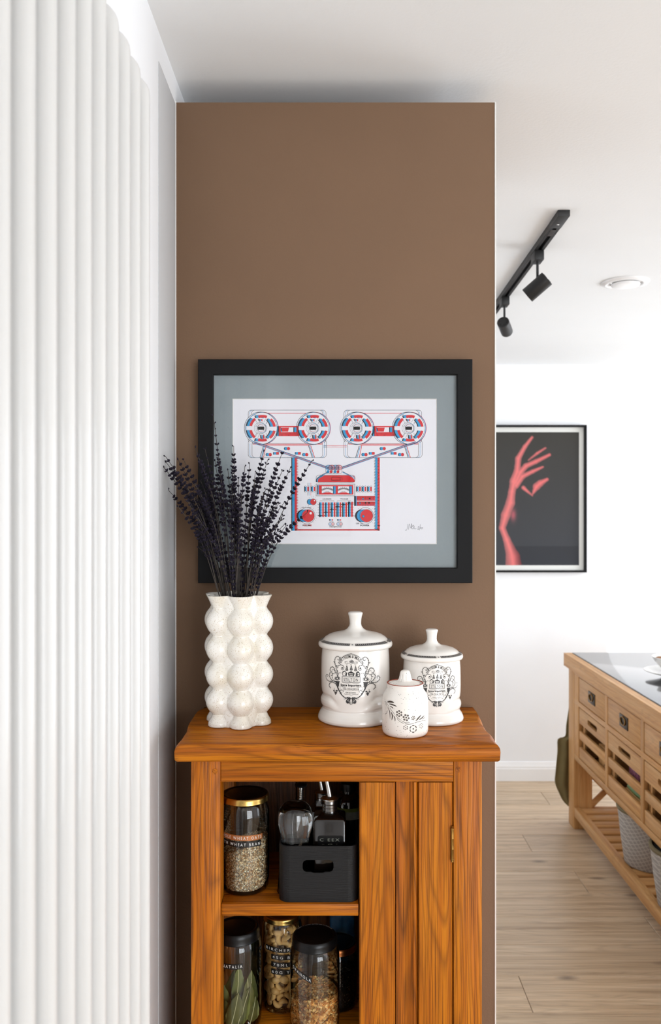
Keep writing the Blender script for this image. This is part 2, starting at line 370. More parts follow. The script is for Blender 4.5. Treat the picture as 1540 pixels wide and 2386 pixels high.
# ---------------------------------------------------------------- the room
XW, YP, XP, ZP, CEIL = -.322, 1.741, .3265, 2.466, 2.518
g = G(); g.box(XW-.12, XR+.3, YB-.3, 6.6, CEIL, CEIL+.1); struct(g, 'ceiling', 'ceiling_white')
g = G(); g.box(XW-.12, XW, YB-.3, 5.3, -.02, CEIL); struct(g, 'wall_left', 'white_wall')
g = G()     # far wall with the splayed bay to its right
for a, b in (((XW-.1, 5.2), (1.654, 5.2)), ((1.654, 5.2), (2.25, 5.485)), ((2.25, 5.485), (XR+.3, 5.485))):
    n = Vector((-(b[1]-a[1]), b[0]-a[0])).normalized()*.12
    q = [(a[0], a[1]), (b[0], b[1]), (b[0]+n.x, b[1]+n.y), (a[0]+n.x, a[1]+n.y)]
    g.add([(x, y, z) for z in (-.02, CEIL) for x, y in q], [(3, 2, 1, 0), (4, 5, 6, 7), (0, 1, 5, 4), (1, 2, 6, 5), (2, 3, 7, 6), (3, 0, 4, 7)])
struct(g, 'wall_far', 'white_wall', smooth=False)
def wall_with_openings(name, axis, pos, thick, a0, a1, ops, zt):
    g = G(); cuts = sorted(ops)
    def bx(u0, u1, z0, z1):
        if u1-u0 < 1e-4 or z1-z0 < 1e-4: return
        if axis == 'x': g.box(pos, pos+thick, u0, u1, z0, z1)
        else: g.box(u0, u1, pos, pos+thick, z0, z1)
    u = a0
    for (o0, o1, z0, z1) in cuts: bx(u, o0, -.02, zt); bx(o0, o1, -.02, z0); bx(o0, o1, z1, zt); u = o1
    bx(u, a1, -.02, zt); struct(g, name, 'white_wall', smooth=False)
WR = [(-.25, 1.75, .45, 2.4), (2.6, 4.9, .45, 2.4)]; WB = [(.95, 3.35, .10, 2.3)]
wall_with_openings('wall_right', 'x', XR, .1, YB-.1, 5.5, WR, CEIL)
wall_with_openings('wall_back', 'y', YB, -.1, XW-.1, XR+.1, WB, CEIL)
def window(name, axis, pos, op, mull):
    u0, u1, z0, z1 = op; g = G(); w = .05
    def bx(a0, a1, b0, b1):
        if axis == 'x': g.box(pos+.02, pos+.07, a0, a1, b0, b1, .004)
        else: g.box(a0, a1, pos-.07, pos-.02, b0, b1, .004)
    bx(u0, u1, z0, z0+w); bx(u0, u1, z1-w, z1); bx(u0, u0+w, z0+w, z1-w); bx(u1-w, u1, z0+w, z1-w)
    for k in range(1, mull): u = u0+(u1-u0)*k/mull; bx(u-w/2, u+w/2, z0+w, z1-w)
    o = struct(g, name, 'white_gloss')
    for k in range(mull):
        p0, p1 = u0+(u1-u0)*k/mull+w/2, u0+(u1-u0)*(k+1)/mull-w/2; g = G()
        if axis == 'x': g.box(pos+.042, pos+.046, p0, p1, z0+w, z1-w)
        else: g.box(p0, p1, pos-.046, pos-.042, z0+w, z1-w)
        g.build('pane', 'window_glass', o)
window('window_1', 'x', XR, WR[0], 2); window('window_2', 'x', XR, WR[1], 2); window('window_3', 'y', YB, WB[0], 3)
# free-standing partition painted brown, a finger short of the ceiling
g = G(); g.box(XW+.0005, XP, YP, YP+.62, 0, ZP, .0012); struct(g, 'wall_middle', 'brown_paint')
g = G(); g.box(XP-.0005, XP+.0022, YP-.0012, YP+.004, .0, ZP, .0004); struct(g, 'trim_1', 'bead_white')
g = G(); g.box(XW, XW+.0026, YP-.004, YP-.0002, 0, ZP+.001, .0008); struct(g, 'trim_2', 'bead_white')
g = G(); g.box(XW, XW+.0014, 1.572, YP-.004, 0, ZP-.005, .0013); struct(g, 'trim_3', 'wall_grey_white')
# far baseboard with a stepped profile
def baseboard(name, a, b):
    d = Vector((b[0]-a[0], b[1]-a[1])).normalized(); n = Vector((d.y, -d.x))
    prof = [(0, 0), (.019, 0), (.019, .072), (.016, .078), (.016, .086), (.011, .096), (.006, .112), (0, .114)]; g = G(); m = len(prof)
    vs = [(p[0]+n.x*t, p[1]+n.y*t, z) for p in (a, b) for t, z in prof]
    g.add(vs, [tuple(range(m)), tuple(range(2*m-1, m-1, -1))]+[(i, (i+1) % m, (i+1) % m+m, i+m) for i in range(m)]); return struct(g, name, 'white_gloss', sharp=20)
baseboard('baseboard_far', (.33, 5.2), (1.654, 5.2)); baseboard('baseboard_bay', (1.654, 5.2), (2.25, 5.485)); baseboard('baseboard_left', (XW, 1.5), (XW, YB))
# floor: wide oak planks running left to right
g = G(); g.box(XW-.1, XR+.2, YB-.2, 5.6, -.04, -.012); floor = struct(g, 'floor', 'inset_edge')
PW = .2185; y = 5.64; row = 0
joints = {4: [1.09], 5: [1.75], 3: [.9], 2: [1.5], 1: [1.0], 0: [1.6], 6: [1.95], 7: [1.3], 8: [.648], 9: [1.45]}
y0s = []
yy = 2.799
while yy < 5.6: y0s.append(yy); yy += PW
yy = 2.799-PW
while yy > YB-.1: y0s.insert(0, yy); yy -= PW
for y0 in y0s:
    k = round((y0-2.799)/PW); xs = [XW-.1]
    js = {0: [.649], 1: [1.85], 2: [1.25], 3: [.5, 1.7], 4: [1.09], 5: [1.62], 6: [.95], 7: [1.42], 8: [.62], 9: [1.2], -1: [1.4], -2: [.8]}.get(k)
    if js is None: js = [rnd.uniform(.2, 1.8)]
    js = js+[js[-1]+2.0]
    for j in js:
        if j < XR: xs.append(j)
    xs.append(XR+.15)
    for a, b in zip(xs, xs[1:]):
        g = G(); g.box(a+.0009, b-.0009, y0+.0007, min(y0+PW-.0007, 5.58), -.012, 0, .0012, seg=1)
        c = Vector(((a+b)/2, y0+PW/2, 0)); o = g.build('plank', 'floor_oak', floor)
for o in floor.children: o['kind'] = 'structure'
# ---------------------------------------------------------------- column radiator on the left wall
XO = -.232; PITCH = .052; YL = 1.095; ZT, ZB = 2.192, .42
rad = thing('column_radiator', (-.27, .8, ZB), 'tall white vertical column radiator on the left wall beside the brown partition', 'radiator')
for k in range(13):
    yk = YL-.0125-k*PITCH; g = G(); r = .0125; xa, xb = XO-r, -.300+r; R = .030; zc = ZT-R
    path = [(xa, yk, ZB+R), (xa, yk, zc)]
    path += [(xa-R*(1-math.cos(a)), yk, zc+(R-r)*math.sin(a)) for a in [PI/2*i/7 for i in range(1, 8)]]
    xr = xb+R
    path = [(xa, yk, ZB+.03), (xa, yk, ZB+.2), (xa, yk, zc)]
    mid = (xa+xb)/2; hw = (xa-xb)/2
    path += [(mid+hw*math.cos(a), yk, zc+(R-r)*math.sin(a)) for a in [PI*i/14 for i in range(1, 14)]]
    path += [(xb, yk, zc), (xb, yk, ZB+.03)]
    path += [(mid-hw*math.cos(a), yk, ZB+.03-(R-r)*math.sin(a)) for a in [PI*i/14 for i in range(1, 14)]]
    path += [path[0]]
    g.tube(path, r, seg=16, caps=False, up=(0, 1, 0))
    g.box(xb-.004, xa+.004, yk-.006, yk+.006, ZT-.085, ZT-.012, .005)      # head block between the two tubes
    g.box(xb-.004, xa+.004, yk-.006, yk+.006, ZB+.012, ZB+.085, .005)
    g.build('radiator_column', 'radiator_white', rad, sharp=50)
    if k < 12:
        for z in (ZT-.0225, ZB+.0225):
            g = G(); xc = XO-.0082-.0196
            pr = [(0, -.0145), (.0165, -.0135), (.019, -.008), (.019, .008), (.0165, .0135), (0, .0145)]
            yc = yk-PITCH/2; seg = 28; vs = []; fs = []
            pp = [(.0150, -.020), (.0190, -.012), (.0196, 0), (.0190, .012), (.0150, .020)]; m = len(pp)
            for i in range(seg):
                a = 2*PI*i/seg
                for (r2, t) in pp: vs.append((xc+r2*math.cos(a), yc+t, z+r2*math.sin(a)))
            for i in range(seg):
                j = (i+1) % seg
                for q in range(m-1): fs.append((i*m+q, j*m+q, j*m+q+1, i*m+q+1))
            fs.append([i*m for i in range(seg)]); fs.append([i*m+m-1 for i in range(seg)][::-1]); g.add(vs, fs); g.build('connecting_hub', 'radiator_white', rad)
for z in (ZT-.25, ZB+.25):
    for yk in (YL-.0125-PITCH*1.5, YL-.0125-PITCH*9.5):
        g = G(); g.box(XW, -.298, yk-.009, yk+.009, z-.02, z+.02, .002); g.build('wall_bracket', 'radiator_white', rad)
# ---------------------------------------------------------------- the oak cabinet
CT, CF, CB = 1.239, 1.459, 1.7395      # top height, front, back
cab = thing('oak_cabinet', (.006, 1.6, 0), 'orange oak cabinet with live-edge top, open shelves and plank door', 'cabinet')
def wav(t, s, a): return a*(noise.noise(Vector((t*9, s*5.1, .3)))+.5*noise.noise(Vector((t*23, s*3.7, 1.1))))
out = []; nx = 60; ny = 26
for i in range(nx): t = i/nx; x = -.2714+t*(.2832+.2714); out.append((x, CF+wav(x, 1, .0015), 'f'))
for i in range(ny): t = i/ny; yv = CF+t*(CB-CF); out.append((.2832+wav(yv, 2, .006)*math.sin(PI*t)-.003*math.sin(PI*t)+.003*t, yv, 'r'))
for i in range(nx): t = i/nx; out.append((.286-t*(.286+.272), CB, 'b'))
for i in range(ny): t = i/ny; yv = CB-t*(CB-CF); out.append((-.272+wav(yv, 5, .006)*math.sin(PI*t), yv, 'l'))
n = len(out); g = G(); rings = []
def inset(x, y, tg, w):
    cx_, cy_ = .006, 1.6
    dx = w*max(-1, min(1, (cx_-x)/.03)) if tg in 'lr' or abs(x-cx_) > .27 else 0
    dy = w*max(-1, min(1, (cy_-y)/.03)) if tg == 'f' or (tg in 'lr' and y < CF+.004) else 0
    return x+dx, y+dy
for (dz, w) in ((-.0290, .004), (-.0255, .0008), (-.012, 0), (-.006, .0012), (-.0025, .0045), (0, .0085)):
    ring = []
    for (x, yv, tg) in out:
        ww = w*(1+.9*max(-.8, noise.noise(Vector((x*13, yv*17, 2.2)))*2.0)) if w > .001 and dz > -.02 else w
        q = inset(x, yv, tg, ww); ring.append((q[0], q[1], CT+dz))
    rings.append(ring)
vs = [p for r_ in rings for p in r_]; fs = []
for k in range(len(rings)-1):
    for i in range(n): j = (i+1) % n; fs.append((k*n+i, k*n+j, (k+1)*n+j, (k+1)*n+i))
fs.append(list(range(n))[::-1]); fs.append([(len(rings)-1)*n+i for i in range(n)]); g.add(vs, fs)
g.build('top_board', 'oak_x', cab, sharp=60)
BF, BB = 1.480, 1.728; Z0 = CT-.0295
XL0, XL1, XR0, XR1 = -.2464, -.1955, .2065, .2553
for (a, b) in ((XL0, XL1), (XR0, XR1)):
    g = G(); g.box(a, b, BF, BF+.045, 0, Z0, .0016); g.build('corner_post', 'oak_z', cab)
    g = G(); g.box(a, b, BB-.045, BB, 0, Z0, .0016); g.build('corner_post', 'oak_z', cab)
g = G(); g.box(XL1+.0004, XR0-.0004, BF+.001, BF+.024, 1.170, Z0, .0012); g.build('top_rail', 'oak_x', cab)
g = G(); g.box(XL1+.0004, XR0-.0004, BF+.001, BF+.024, .09, .15, .0012); g.build('bottom_rail', 'oak_x', cab)
for (a, b) in ((XL0+.006, XL0+.020), (XR1-.020, XR1-.006)):
    g = G(); g.box(a, b, BF+.045, BB-.045, .09, Z0, .001); g.build('side_panel', 'oak_z', cab)
bx_ = [-.230, -.075, .085, .239]
for a, b in zip(bx_, bx_[1:]):
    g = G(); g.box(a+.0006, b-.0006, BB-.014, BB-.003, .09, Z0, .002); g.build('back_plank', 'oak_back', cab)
g = G(); g.box(-.2255, .235, BF+.026, BB-.0145, Z0-.012, Z0-.0005); g.build('underboard', 'oak_x', cab)
for zt in (.957, .708, .40, .15):
    g = G(); g.box(-.2255, .2345, BF+.046, BB-.0145, zt-.021, zt, .0008); g.box(XL1+.0006, .0425, BF+.006, BF+.0462, zt-.021, zt, .0015)
    g.build('shelf', 'oak_x', cab)
# wooden pegs in the posts
for px, py in ((501, 1797), (1068, 1793)):
    c = P(px, py, BF); g = G(); seg = 20
    vs = [(c.x+.0048*math.cos(2*PI*i/seg), yv, c.z+.0048*math.sin(2*PI*i/seg)) for yv in (BF+.004, BF-.0009) for i in range(seg)]
    g.add(vs, [tuple(range(seg))[::-1], tuple(range(seg, 2*seg))]+[(i, (i+1) % seg, (i+1) % seg+seg, i+seg) for i in range(seg)]); g.build('peg', 'oak_y', cab)
# plank door on the right
DZ0, DZ1 = .155, 1.1685
door = G(); door.box(.0440, .2045, BF+.014, BF+.026, DZ0, DZ1, .0008); door = door.build('door', 'oak_z', cab)
def dx(px): return (px-CX)/F*(BF+.003)
def plank(x0, x1, mt, prof):
    g = G(); m = len(prof); vs = [(x, yv, z) for z in (DZ0, DZ1) for x, yv in prof]
    g.add(vs, [tuple(range(m))[::-1], tuple(range(m, 2*m))]+[(i, (i+1) % m, (i+1) % m+m, i+m) for i in range(m)]); return g.build('plank', mt, door, sharp=25)
yb = BF+.014; yf = BF+.0015
a, b = dx(838.5), dx(921); plank(a, b, 'oak_z', [(a, yb), (a, yf+.0015), (a+.0015, yf), (b-.003, yf), (b-.0005, yf+.002), (b, yb)])
a, b = dx(975), dx(1054); plank(a, b, 'oak_z', [(a, yb), (a, yf+.002), (a+.0012, yf), (b-.002, yf), (b, yf+.0015), (b, yb)])
a, b = dx(923), dx(962); pts = [(a, yb)]
for i in range(13): t = i/12; pts.append((a+(b-a)*t, yf+.0035+.0045*math.sin(PI*t)**.8))
plank(a, b, 'oak_groove', pts+[(b, yb)])
a, b = dx(962.5), dx(974); plank(a, b, 'oak_groove', [(a, yb), (a, yf+.0035), (a+.002, yf+.0018), (b-.0035, yf+.0022), (b, yf+.006), (b, yb)])
for zc in (P(0, 1966, BF).z, .32):
    g = G(); x = P(1053.5, 0, BF).x; hh = .0275
    g.lathe(x, BF-.0015, [(0, zc-hh-.0045), (.0022, zc-hh-.003), (.0016, zc-hh-.0012), (.0032, zc-hh), (.0032, zc-hh+.003), (.0028, zc-hh+.0034), (.0028, zc-.009), (.0030, zc-.0085), (.0028, zc-.008), (.0028, zc+.009), (.0030, zc+.0095), (.0028, zc+.010), (.0028, zc+hh-.0034), (.0032, zc+hh-.003), (.0032, zc+hh), (.0016, zc+hh+.0012), (.0024, zc+hh+.003), (0, zc+hh+.005)], 20)
    g.box(x-.0010, x+.0010, BF-.001, BF+.012, zc-hh, zc+hh); g.build('hinge', 'brass_aged', cab)
# ---------------------------------------------------------------- vase with bubble columns
VX, VY = P(556, 0, 1.618).x, 1.618
vase = thing('bubble_vase', (VX, VY, CT), 'cream speckled bubble vase holding dried lavender', 'vase')
lobes = [math.radians(a) for a in (-48, 12, 72, 132, 192, 252)]
zk = [(1.239, .0175), (1.2415, .0205), (1.2475, .0200), (1.255, .0155), (1.263, .0120)]
def cprof(z):
    if z < 1.263:
        for (a, ra), (b, rb) in zip(zk, zk[1:]):
            if z <= b: return ra+(rb-ra)*(z-a)/(b-a)
    necks = [1.263, 1.310, 1.3585, 1.4085, 1.458]
    for a, b in zip(necks, necks[1:]):
        if z <= b:
            hh = (b-a)/2; zc = a+hh*.94; q = .0242**2-((z-zc)*(.0242/hh)*.99)**2; q = math.sqrt(q) if q > 0 else 0; kk = 330.; return min(.0246, math.log(math.exp(kk*.0128)+math.exp(kk*q))/kk)
    t = min(1, (z-1.458)/.022); return .0120+.0100*t**1.15
def vr(a, z):
    c = cprof(z); RR = .0440; v = [.0468+(c-.0125)*.10]
    for l in lobes:
        d = (a-l+PI) % (2*PI)-PI; s_ = RR*math.sin(d)
        if abs(d) < PI/2 and abs(s_) < c: v.append(RR*math.cos(d)+math.sqrt(c*c-s_*s_))
    k = 800.; m = max(v); return m+math.log(sum(math.exp(k*(x-m)) for x in v))/k
zs = [1.239, 1.2398]+[1.2415+(1.4805-1.2415)*i/150 for i in range(151)]
prof = [(0, 1.2395)]+[(1, z) for z in zs]; top = len(prof)
inner = [(2, 1.4812), (3, 1.4808), (3, 1.476), (3, 1.468), (3, 1.458), (4, 1.44), (4, 1.30), (0, 1.25)]
def rf(a, r, z):
    if r == 0: return 0
    if r == 1: return vr(a, max(z, 1.239))-(.0015 if z < 1.2395 else 0)
    if r == 2: return vr(a, 1.480)-.0012
    if r == 3: return vr(a, min(z, 1.479))-.0034
    return .037
g = G(); g.lathe(VX, VY, prof+inner, 240, rf=rf); g.build('vase_body', 'vase_glaze', vase, sharp=60)
# ---------------------------------------------------------------- dried lavender
r2 = random.Random(11)
tips = [(575, 100), (420, 380), (505, 390), (135, 450), (165, 450), (125, 510), (165, 710), (275, 480), (435, 435), (470, 515), (320, 480), (590, 490), (612, 470), (620, 580), (700, 570), (845, 535), (885, 515), (935, 585), (1005, 410), (1040, 480), (1160, 430), (1165, 575), (1235, 550), (1420, 485), (750, 365), (275, 880), (1385, 925), (735, 540)]
big = {20}
for i in range(37):
    t = r2.random(); x = 330+t*870; e = abs(x-700)/520; tips.append((x, 600+e*120+r2.random()*330))
for x, y in ((430, 1080), (1000, 1400), (560, 1180), (640, 1350), (980, 1000), (1130, 1020), (820, 1200), (735, 1120), (450, 1230), (880, 1320)): tips.append((x, y))
def bud(g, p, dr, L, w):
    dr = Vector(dr).normalized(); u = dr.orthogonal().normalized(); v = dr.cross(u); vs = [p]; S = 5
    for (t, k) in ((.3, .75), (.62, 1.0), (.86, .72)):
        for i in range(S): a = 2*PI*i/S+t; vs.append(p+dr*L*t+(u*math.cos(a)+v*math.sin(a))*w*k)
    vs.append(p+dr*L); fs = [(0, 1+i, 1+(i+1) % S) for i in range(S)]
    for q in range(2): fs += [(1+q*S+i, 1+(q+1)*S+i, 1+(q+1)*S+(i+1) % S, 1+q*S+(i+1) % S) for i in range(S)]
    fs += [(1+2*S+(i+1) % S, 1+2*S+i, 1+3*S) for i in range(S)]; g.add(vs, fs)
SPL = {3: 'lavender sprig reaching furthest left, past the partition edge, upper of three', 5: 'lavender sprig at the far left, middle one against the white wall', 6: 'lowest left lavender sprig tip, hanging below the two others there',
       7: 'thin bare lavender tip left of the picture frame over brown wall', 8: 'lavender sprig tip crossing the left outer edge of the black frame', 1: 'wispy lavender sprig in front of the black frame, arching left',
       15: 'lavender sprig in front of the print, just left of its first cassette window', 18: 'lavender sprig with thin tip below the left tape deck buttons', 22: 'lavender sprig touching the left blue and red pillar of the print',
       26: 'lavender sprig over the lower left red knob of the print', 24: 'second tallest lavender sprig, upright near the left edge of the print', 25: 'lavender sprig low on the left side with drooping buds'}
for i, (zx, zy) in enumerate(tips):
    tall = zy < 600; dep = r2.uniform(1.575, 1.665) if not tall else r2.uniform(1.59, 1.65)
    if i >= 28: dep = r2.uniform(1.57, 1.672)
    tip = P(340+zx/3.667, 940+zy/3.667, dep)
    fx = (tip.x-VX); mouth = Vector((VX+max(-.030, min(.032, fx*.27))+r2.uniform(-.010, .010), VY+max(-.026, min(.026, (dep-VY)*.55))+r2.uniform(-.008, .008), 1.478))
    base = Vector((VX-(mouth.x-VX)*.5, VY-(mouth.y-VY)*.4, 1.275+r2.uniform(0, .04)))
    mid = mouth.lerp(tip, .55)+Vector((-fx*.10+r2.uniform(-.004, .004), r2.uniform(-.004, .004), .012 if abs(fx) > .05 else 0))
    path = crom([base, mouth, mid, tip], 10)
    sp = thing('lavender_sprig', tuple(mouth), 'dried dark purple lavender sprig standing in the cream bubble vase', 'dried flower', 'dried lavender sprigs in the vase')
    if i == 0: sp['label'] = 'tallest lavender sprig, thin and bent left above all the others'; del sp['group']
    if i == 23: sp['label'] = 'lavender sprig leaning furthest right in front of the print'; del sp['group']
    if i in SPL: sp['label'] = SPL[i]; del sp['group']
    if i == 20: sp['label'] = 'lavender sprig with one large round flower head at its tip'; del sp['group']
    g = G(); g.tube(path, [.0011-.0006*j/len(path) for j in range(len(path))], 5); g.build('stem', 'lavender_stem', sp, sharp=80)
    # arc-length walk from the tip down
    seg = [(path[j+1]-path[j]).length for j in range(len(path)-1)]; Ltot = sum(seg)
    def at(s_):
        d = s_
        for j in range(len(path)-1, 0, -1):
            if d <= seg[j-1]: t = d/seg[j-1]; return path[j].lerp(path[j-1], t), (path[j]-path[j-1]).normalized()
            d -= seg[j-1]
        return path[0], Vector((0, 0, 1))
    g = G(); SL = min(r2.uniform(.085, .15), Ltot*.62); s_ = .001
    if i == 0: SL = .17
    while s_ < SL:
        p, t = at(s_); f = s_/SL; dens = min(1, .25+f*2.2)*(1 if f < .75 else .75)
        if i == 0: dens = .15+f*.9
        nb = max(1, round(5*dens+r2.uniform(-.6, .6))); u = t.orthogonal().normalized(); v = t.cross(u); a0 = r2.uniform(0, 6.28)
        if i in big and s_ < .03: nb = 12
        for q in range(nb):
            a = a0+2*PI*q/nb+r2.uniform(-.4, .4); o = u*math.cos(a)+v*math.sin(a); up = r2.uniform(1.0, 2.2)
            k = .55+.5*dens; bud(g, p+o*.0006, o+t*up, r2.uniform(.0056, .0080)*k*(1.15 if i in big and s_ < .03 else 1), r2.uniform(.0017, .0025)*k)
        s_ += r2.uniform(.0056, .0125)*(1 if dens > .6 else 1.5)*(1 if f < .7 else 1.25)
        if i in big and .012 < s_ < .02: s_ = .024
    g.build('flower_spike', 'lavender_bud', sp, sharp=80)
# ---------------------------------------------------------------- ceramic canisters
KX, KY = P(828, 0, 1.643).x, 1.643
can = thing('ceramic_canister', (KX, KY, CT), 'larger white lidded ceramic canister, black crest facing left of centre, beside the vase', 'canister', None)
def body_prof():
    pts = [(.0, .0012), (.0640, .0012), (.0655, .0), (.0685, .0006), (.0712, .0030), (.0718, .0062), (.0708, .0105), (.0680, .0165), (.0648, .0210), (.0628, .0250), (.0632, .0285), (.0655, .0325), (.0664, .0375), (.0660, .0425), (.0640, .0465), (.0624, .0490), (.0624, .0515), (.0640, .056), (.0650, .0640), (.0654, .0800), (.0653, .1000), (.0648, .1200), (.0638, .1330), (.0630, .1395), (.0600, .1400), (.0590, .130), (.058, .02), (0, .018)]
    o = []
    for (a, b) in zip(pts, pts[1:]):
        n_ = 5 if (a[1] < .06 and b[1] < .066) else 4
        for q in range(n_): o.append((a[0]+(b[0]-a[0])*q/n_, a[1]+(b[1]-a[1])*q/n_))
    return o+[pts[-1]]
OUT_ = [(r, z) for r, z in body_prof() if r > .0615 and z > .0205 and z < .133]
def can_rf(a, r, z):
    zz = z-CT
    if r > .0615 and .0265 < zz < .075:      # below the crest the ring dips and dies away in a wide swag
        d = abs((a-math.radians(-8)+PI) % (2*PI)-PI); t = max(0, min(1, (.76-d)/.42)); t = t*t*(3-2*t)
        if t > 0:
            q = OUT_; z2 = zz+.0125*t*min(1, (zz-.0265)/.006)
            for (r0, z0), (r1, z1) in zip(q, q[1:]):
                if z0 <= z2 <= z1: r = r0+(r1-r0)*(z2-z0)/(z1-z0+1e-9); break
            f = min(1, max(0, (zz-.0275)/.03)); f = f*f*(3-2*f); rb = .0633+(.0652-.0633)*f; r = r*(1-t)+rb*t
    return r
g = G(); g.lathe(KX, KY, [(r, z+CT) for r, z in body_prof()], 96, rf=can_rf); cbody = g.build('canister_body', 'ceramic', can, sharp=60)
g = G(); g.lathe(KX, KY, [(.0640, CT+.0002), (.0652, CT+.0001), (.0662, CT+.0008)], 64); g.build('unglazed_foot', 'ceramic_foot', can)
LZ = CT+.1400
lidp = [(0, .004), (.058, .004), (.058, -.006), (.0600, -.006), (.0625, .0000), (.0660, -.0010), (.0695, .0002), (.0708, .0035), (.0706, .0070), (.0690, .0098), (.0660, .0118), (.0615, .0136), (.0600, .0150), (.0575, .0178), (.050, .0222), (.038, .0258), (.026, .0282), (.0215, .0296), (.0155, .0335), (.0120, .0385), (.0110, .0430), (.0114, .0500), (.0124, .0560), (.0136, .0600), (.0141, .0622), (.0136, .0640), (.0110, .0654), (.006, .0660), (0, .0662)]
g = G(); g.lathe(KX, KY, [(r, z+LZ) for r, z in lidp], 96); lid = g.build('lid', 'ceramic', can, sharp=60)
def lidz(r):
    for (a, za), (b, zb) in zip(lidp[8:], lidp[9:]):
        if b <= r <= a: return LZ+za+(zb-za)*(a-r)/(a-b)
    return LZ
ink = Ink(lambda u, v, l: Vector((KX+(v+l)*math.sin(u), KY-(v+l)*math.cos(u), lidz(v)+l*2)), dl=.00012)
gap = [math.radians(a) for a in (-6, 66, 138, 210, 282)]
for a0, a1 in zip(gap, gap[1:]+[gap[0]+2*PI]):
    A0, A1 = a0+.075, a1-.075; n = 26; aa = [A0+(A1-A0)*i/n for i in range(n+1)]
    for r0, r1 in ((.0620, .0684),):
        rr = [r0, .0645, .0662, r1]
        for q in range(3): ink.g.add([ink.fn(a, r_, .00015) for a in aa for r_ in rr[q:q+2]], [(2*i, 2*i+2, 2*i+3, 2*i+1) for i in range(n)], 0)
    m = int((A1-A0)/.058)
    for i in range(m):
        a = A0+(A1-A0)*(i+.5)/m; ink.g.add([ink.fn(a+.011*math.cos(t*PI/4), .0653+.0008*math.sin(t*PI/4), .0004) for t in range(8)], [tuple(range(8))], 1)
    for r0 in (.0631, .0675):
        for q in range(n): ink.g.add([ink.fn(aa[q], r0, .0004), ink.fn(aa[q+1], r0, .0004), ink.fn(aa[q+1], r0+.0003, .0004), ink.fn(aa[q], r0+.0003, .0004)], [(0, 1, 2, 3)], 1)
    ink.g.add([ink.fn(a0+.022*math.cos(t*PI/6), .0653+.0019*math.sin(t*PI/6), .0003) for t in range(12)], [tuple(range(12))], 0)
    ink.g.add([ink.fn(a0+.006+.013*math.cos(t*PI/6), .0654+.0011*math.sin(t*PI/6), .0006) for t in range(12)], [tuple(range(12))], 1)
ink.build('beaded_band', ['ceramic_ink', 'ceramic'], lid)
# crest: traced in the photograph's crop, laid on the curved wall of the canister
def surf_map(cx3, cy3, r, x0, y0, s_):
    def f(zx, zy):
        px, py = x0+zx/s_, y0+zy/s_; d = cy3-r; th = 0
        for _ in range(6):
            X = (px-CX)/F*d; th = math.asin(max(-.97, min(.97, (X-cx3)/r))); d = cy3-r*math.cos(th)
        return th, EH-(py-CY)/F*d
    return f
cm = surf_map(KX, KY, .0655, 740, 1500, 8.556); TH0 = cm(668, 700)[0]
MMU = .0655
class Crest(Ink): pass
ink = Ink(lambda u, v, l: Vector((KX+(.0656+l)*math.sin(u/MMU), KY-(.0656+l)*math.cos(u/MMU), v)))
def D(zx, zy): t, z = cm(zx, zy); return (t*MMU, z)
MM = .0000935      # metres per crop pixel
U0 = TH0*MMU
def both(fn):
    for s_ in (1, -1): fn(lambda p: (U0+s_*(p[0]-U0), p[1]))
def stroke(pts, w0, w1=None, barbs=0, bl=24, mi=0, side=0):
    P2 = [D(*p) for p in pts]
    def go(T):
        q = crom([T(p) for p in P2], 6); ink.line(q, w0*1.35*MM, mi, w1=(w1 if w1 is not None else w0)*1.5*MM)
        if barbs:
            m = len(q)
            for i in range(2, m-1, max(1, int(m/barbs))):
                t = (q[i+1]-q[i-1]); t.normalize(); nn = Vector((-t.y, t.x))
                for sg in ((1, -1) if not side else (side,)):
                    e = q[i]+(nn*sg*.9+t*.6)*bl*MM*(1-.5*i/m); mdl = q[i]+(nn*sg*.35+t*.45)*bl*MM*(1-.5*i/m)
                    ink.line([q[i], mdl, e], 10*MM, mi, w1=2.5*MM)
    both(go)
def blob(x, y, r, mi=0, ry=None):
    c = D(x, y); both(lambda T: ink.disc(*T(c), r*MM, mi, ry=(ry or r)*MM, n=12))
stroke([(640, 1085), (560, 1080), (500, 1040), (455, 980), (410, 900), (395, 860)], 9, 14, 9, 22)
stroke([(470, 1010), (430, 930), (400, 850), (385, 790), (330, 745), (260, 745)], 13, 7, 9, 26)
stroke([(400, 860), (350, 790), (290, 765), (240, 790), (232, 840), (262, 880)], 11, 4, 10, 30)
stroke([(300, 745), (230, 745), (185, 710), (165, 650), (185, 610), (208, 630), (200, 660)], 9, 3, 9, 24)
stroke([(310, 745), (265, 700), (235, 640), (240, 590), (275, 575), (300, 600), (285, 635), (262, 625)], 9, 3, 9, 22)
stroke([(345, 760), (300, 690), (290, 630), (310, 590), (335, 600)], 6, 3, 5, 18)
stroke([(395, 660), (405, 600), (395, 540), (370, 500), (372, 440)], 11, 6, 5, 18)
stroke([(372, 470), (350, 410), (340, 340), (358, 280), (395, 252), (432, 268), (440, 305), (415, 325), (395, 305)], 8, 4, 12, 20)
stroke([(435, 300), (455, 275), (468, 262)], 8, 2); stroke([(345, 380), (322, 360), (312, 345)], 8, 2)
stroke([(400, 590), (350, 560), (335, 500), (305, 462), (268, 470), (248, 510), (262, 550), (290, 545)], 8, 4, 11, 22)
stroke([(405, 560), (330, 520), (290, 520)], 5, 2, 4, 14)
stroke([(395, 490), (415, 440), (460, 420), (505, 435), (528, 475), (510, 515), (480, 515), (468, 490)], 6, 4, 8, 18)
blob(490, 480, 17); blob(385, 440, 12); blob(372, 478, 9)
stroke([(400, 640), (425, 590), (455, 575), (478, 592)], 5, 2, 3, 14); stroke([(395, 640), (365, 590), (335, 580)], 5, 2, 3, 14)
stroke([(340, 880), (330, 910), (350, 930)], 5, 3)
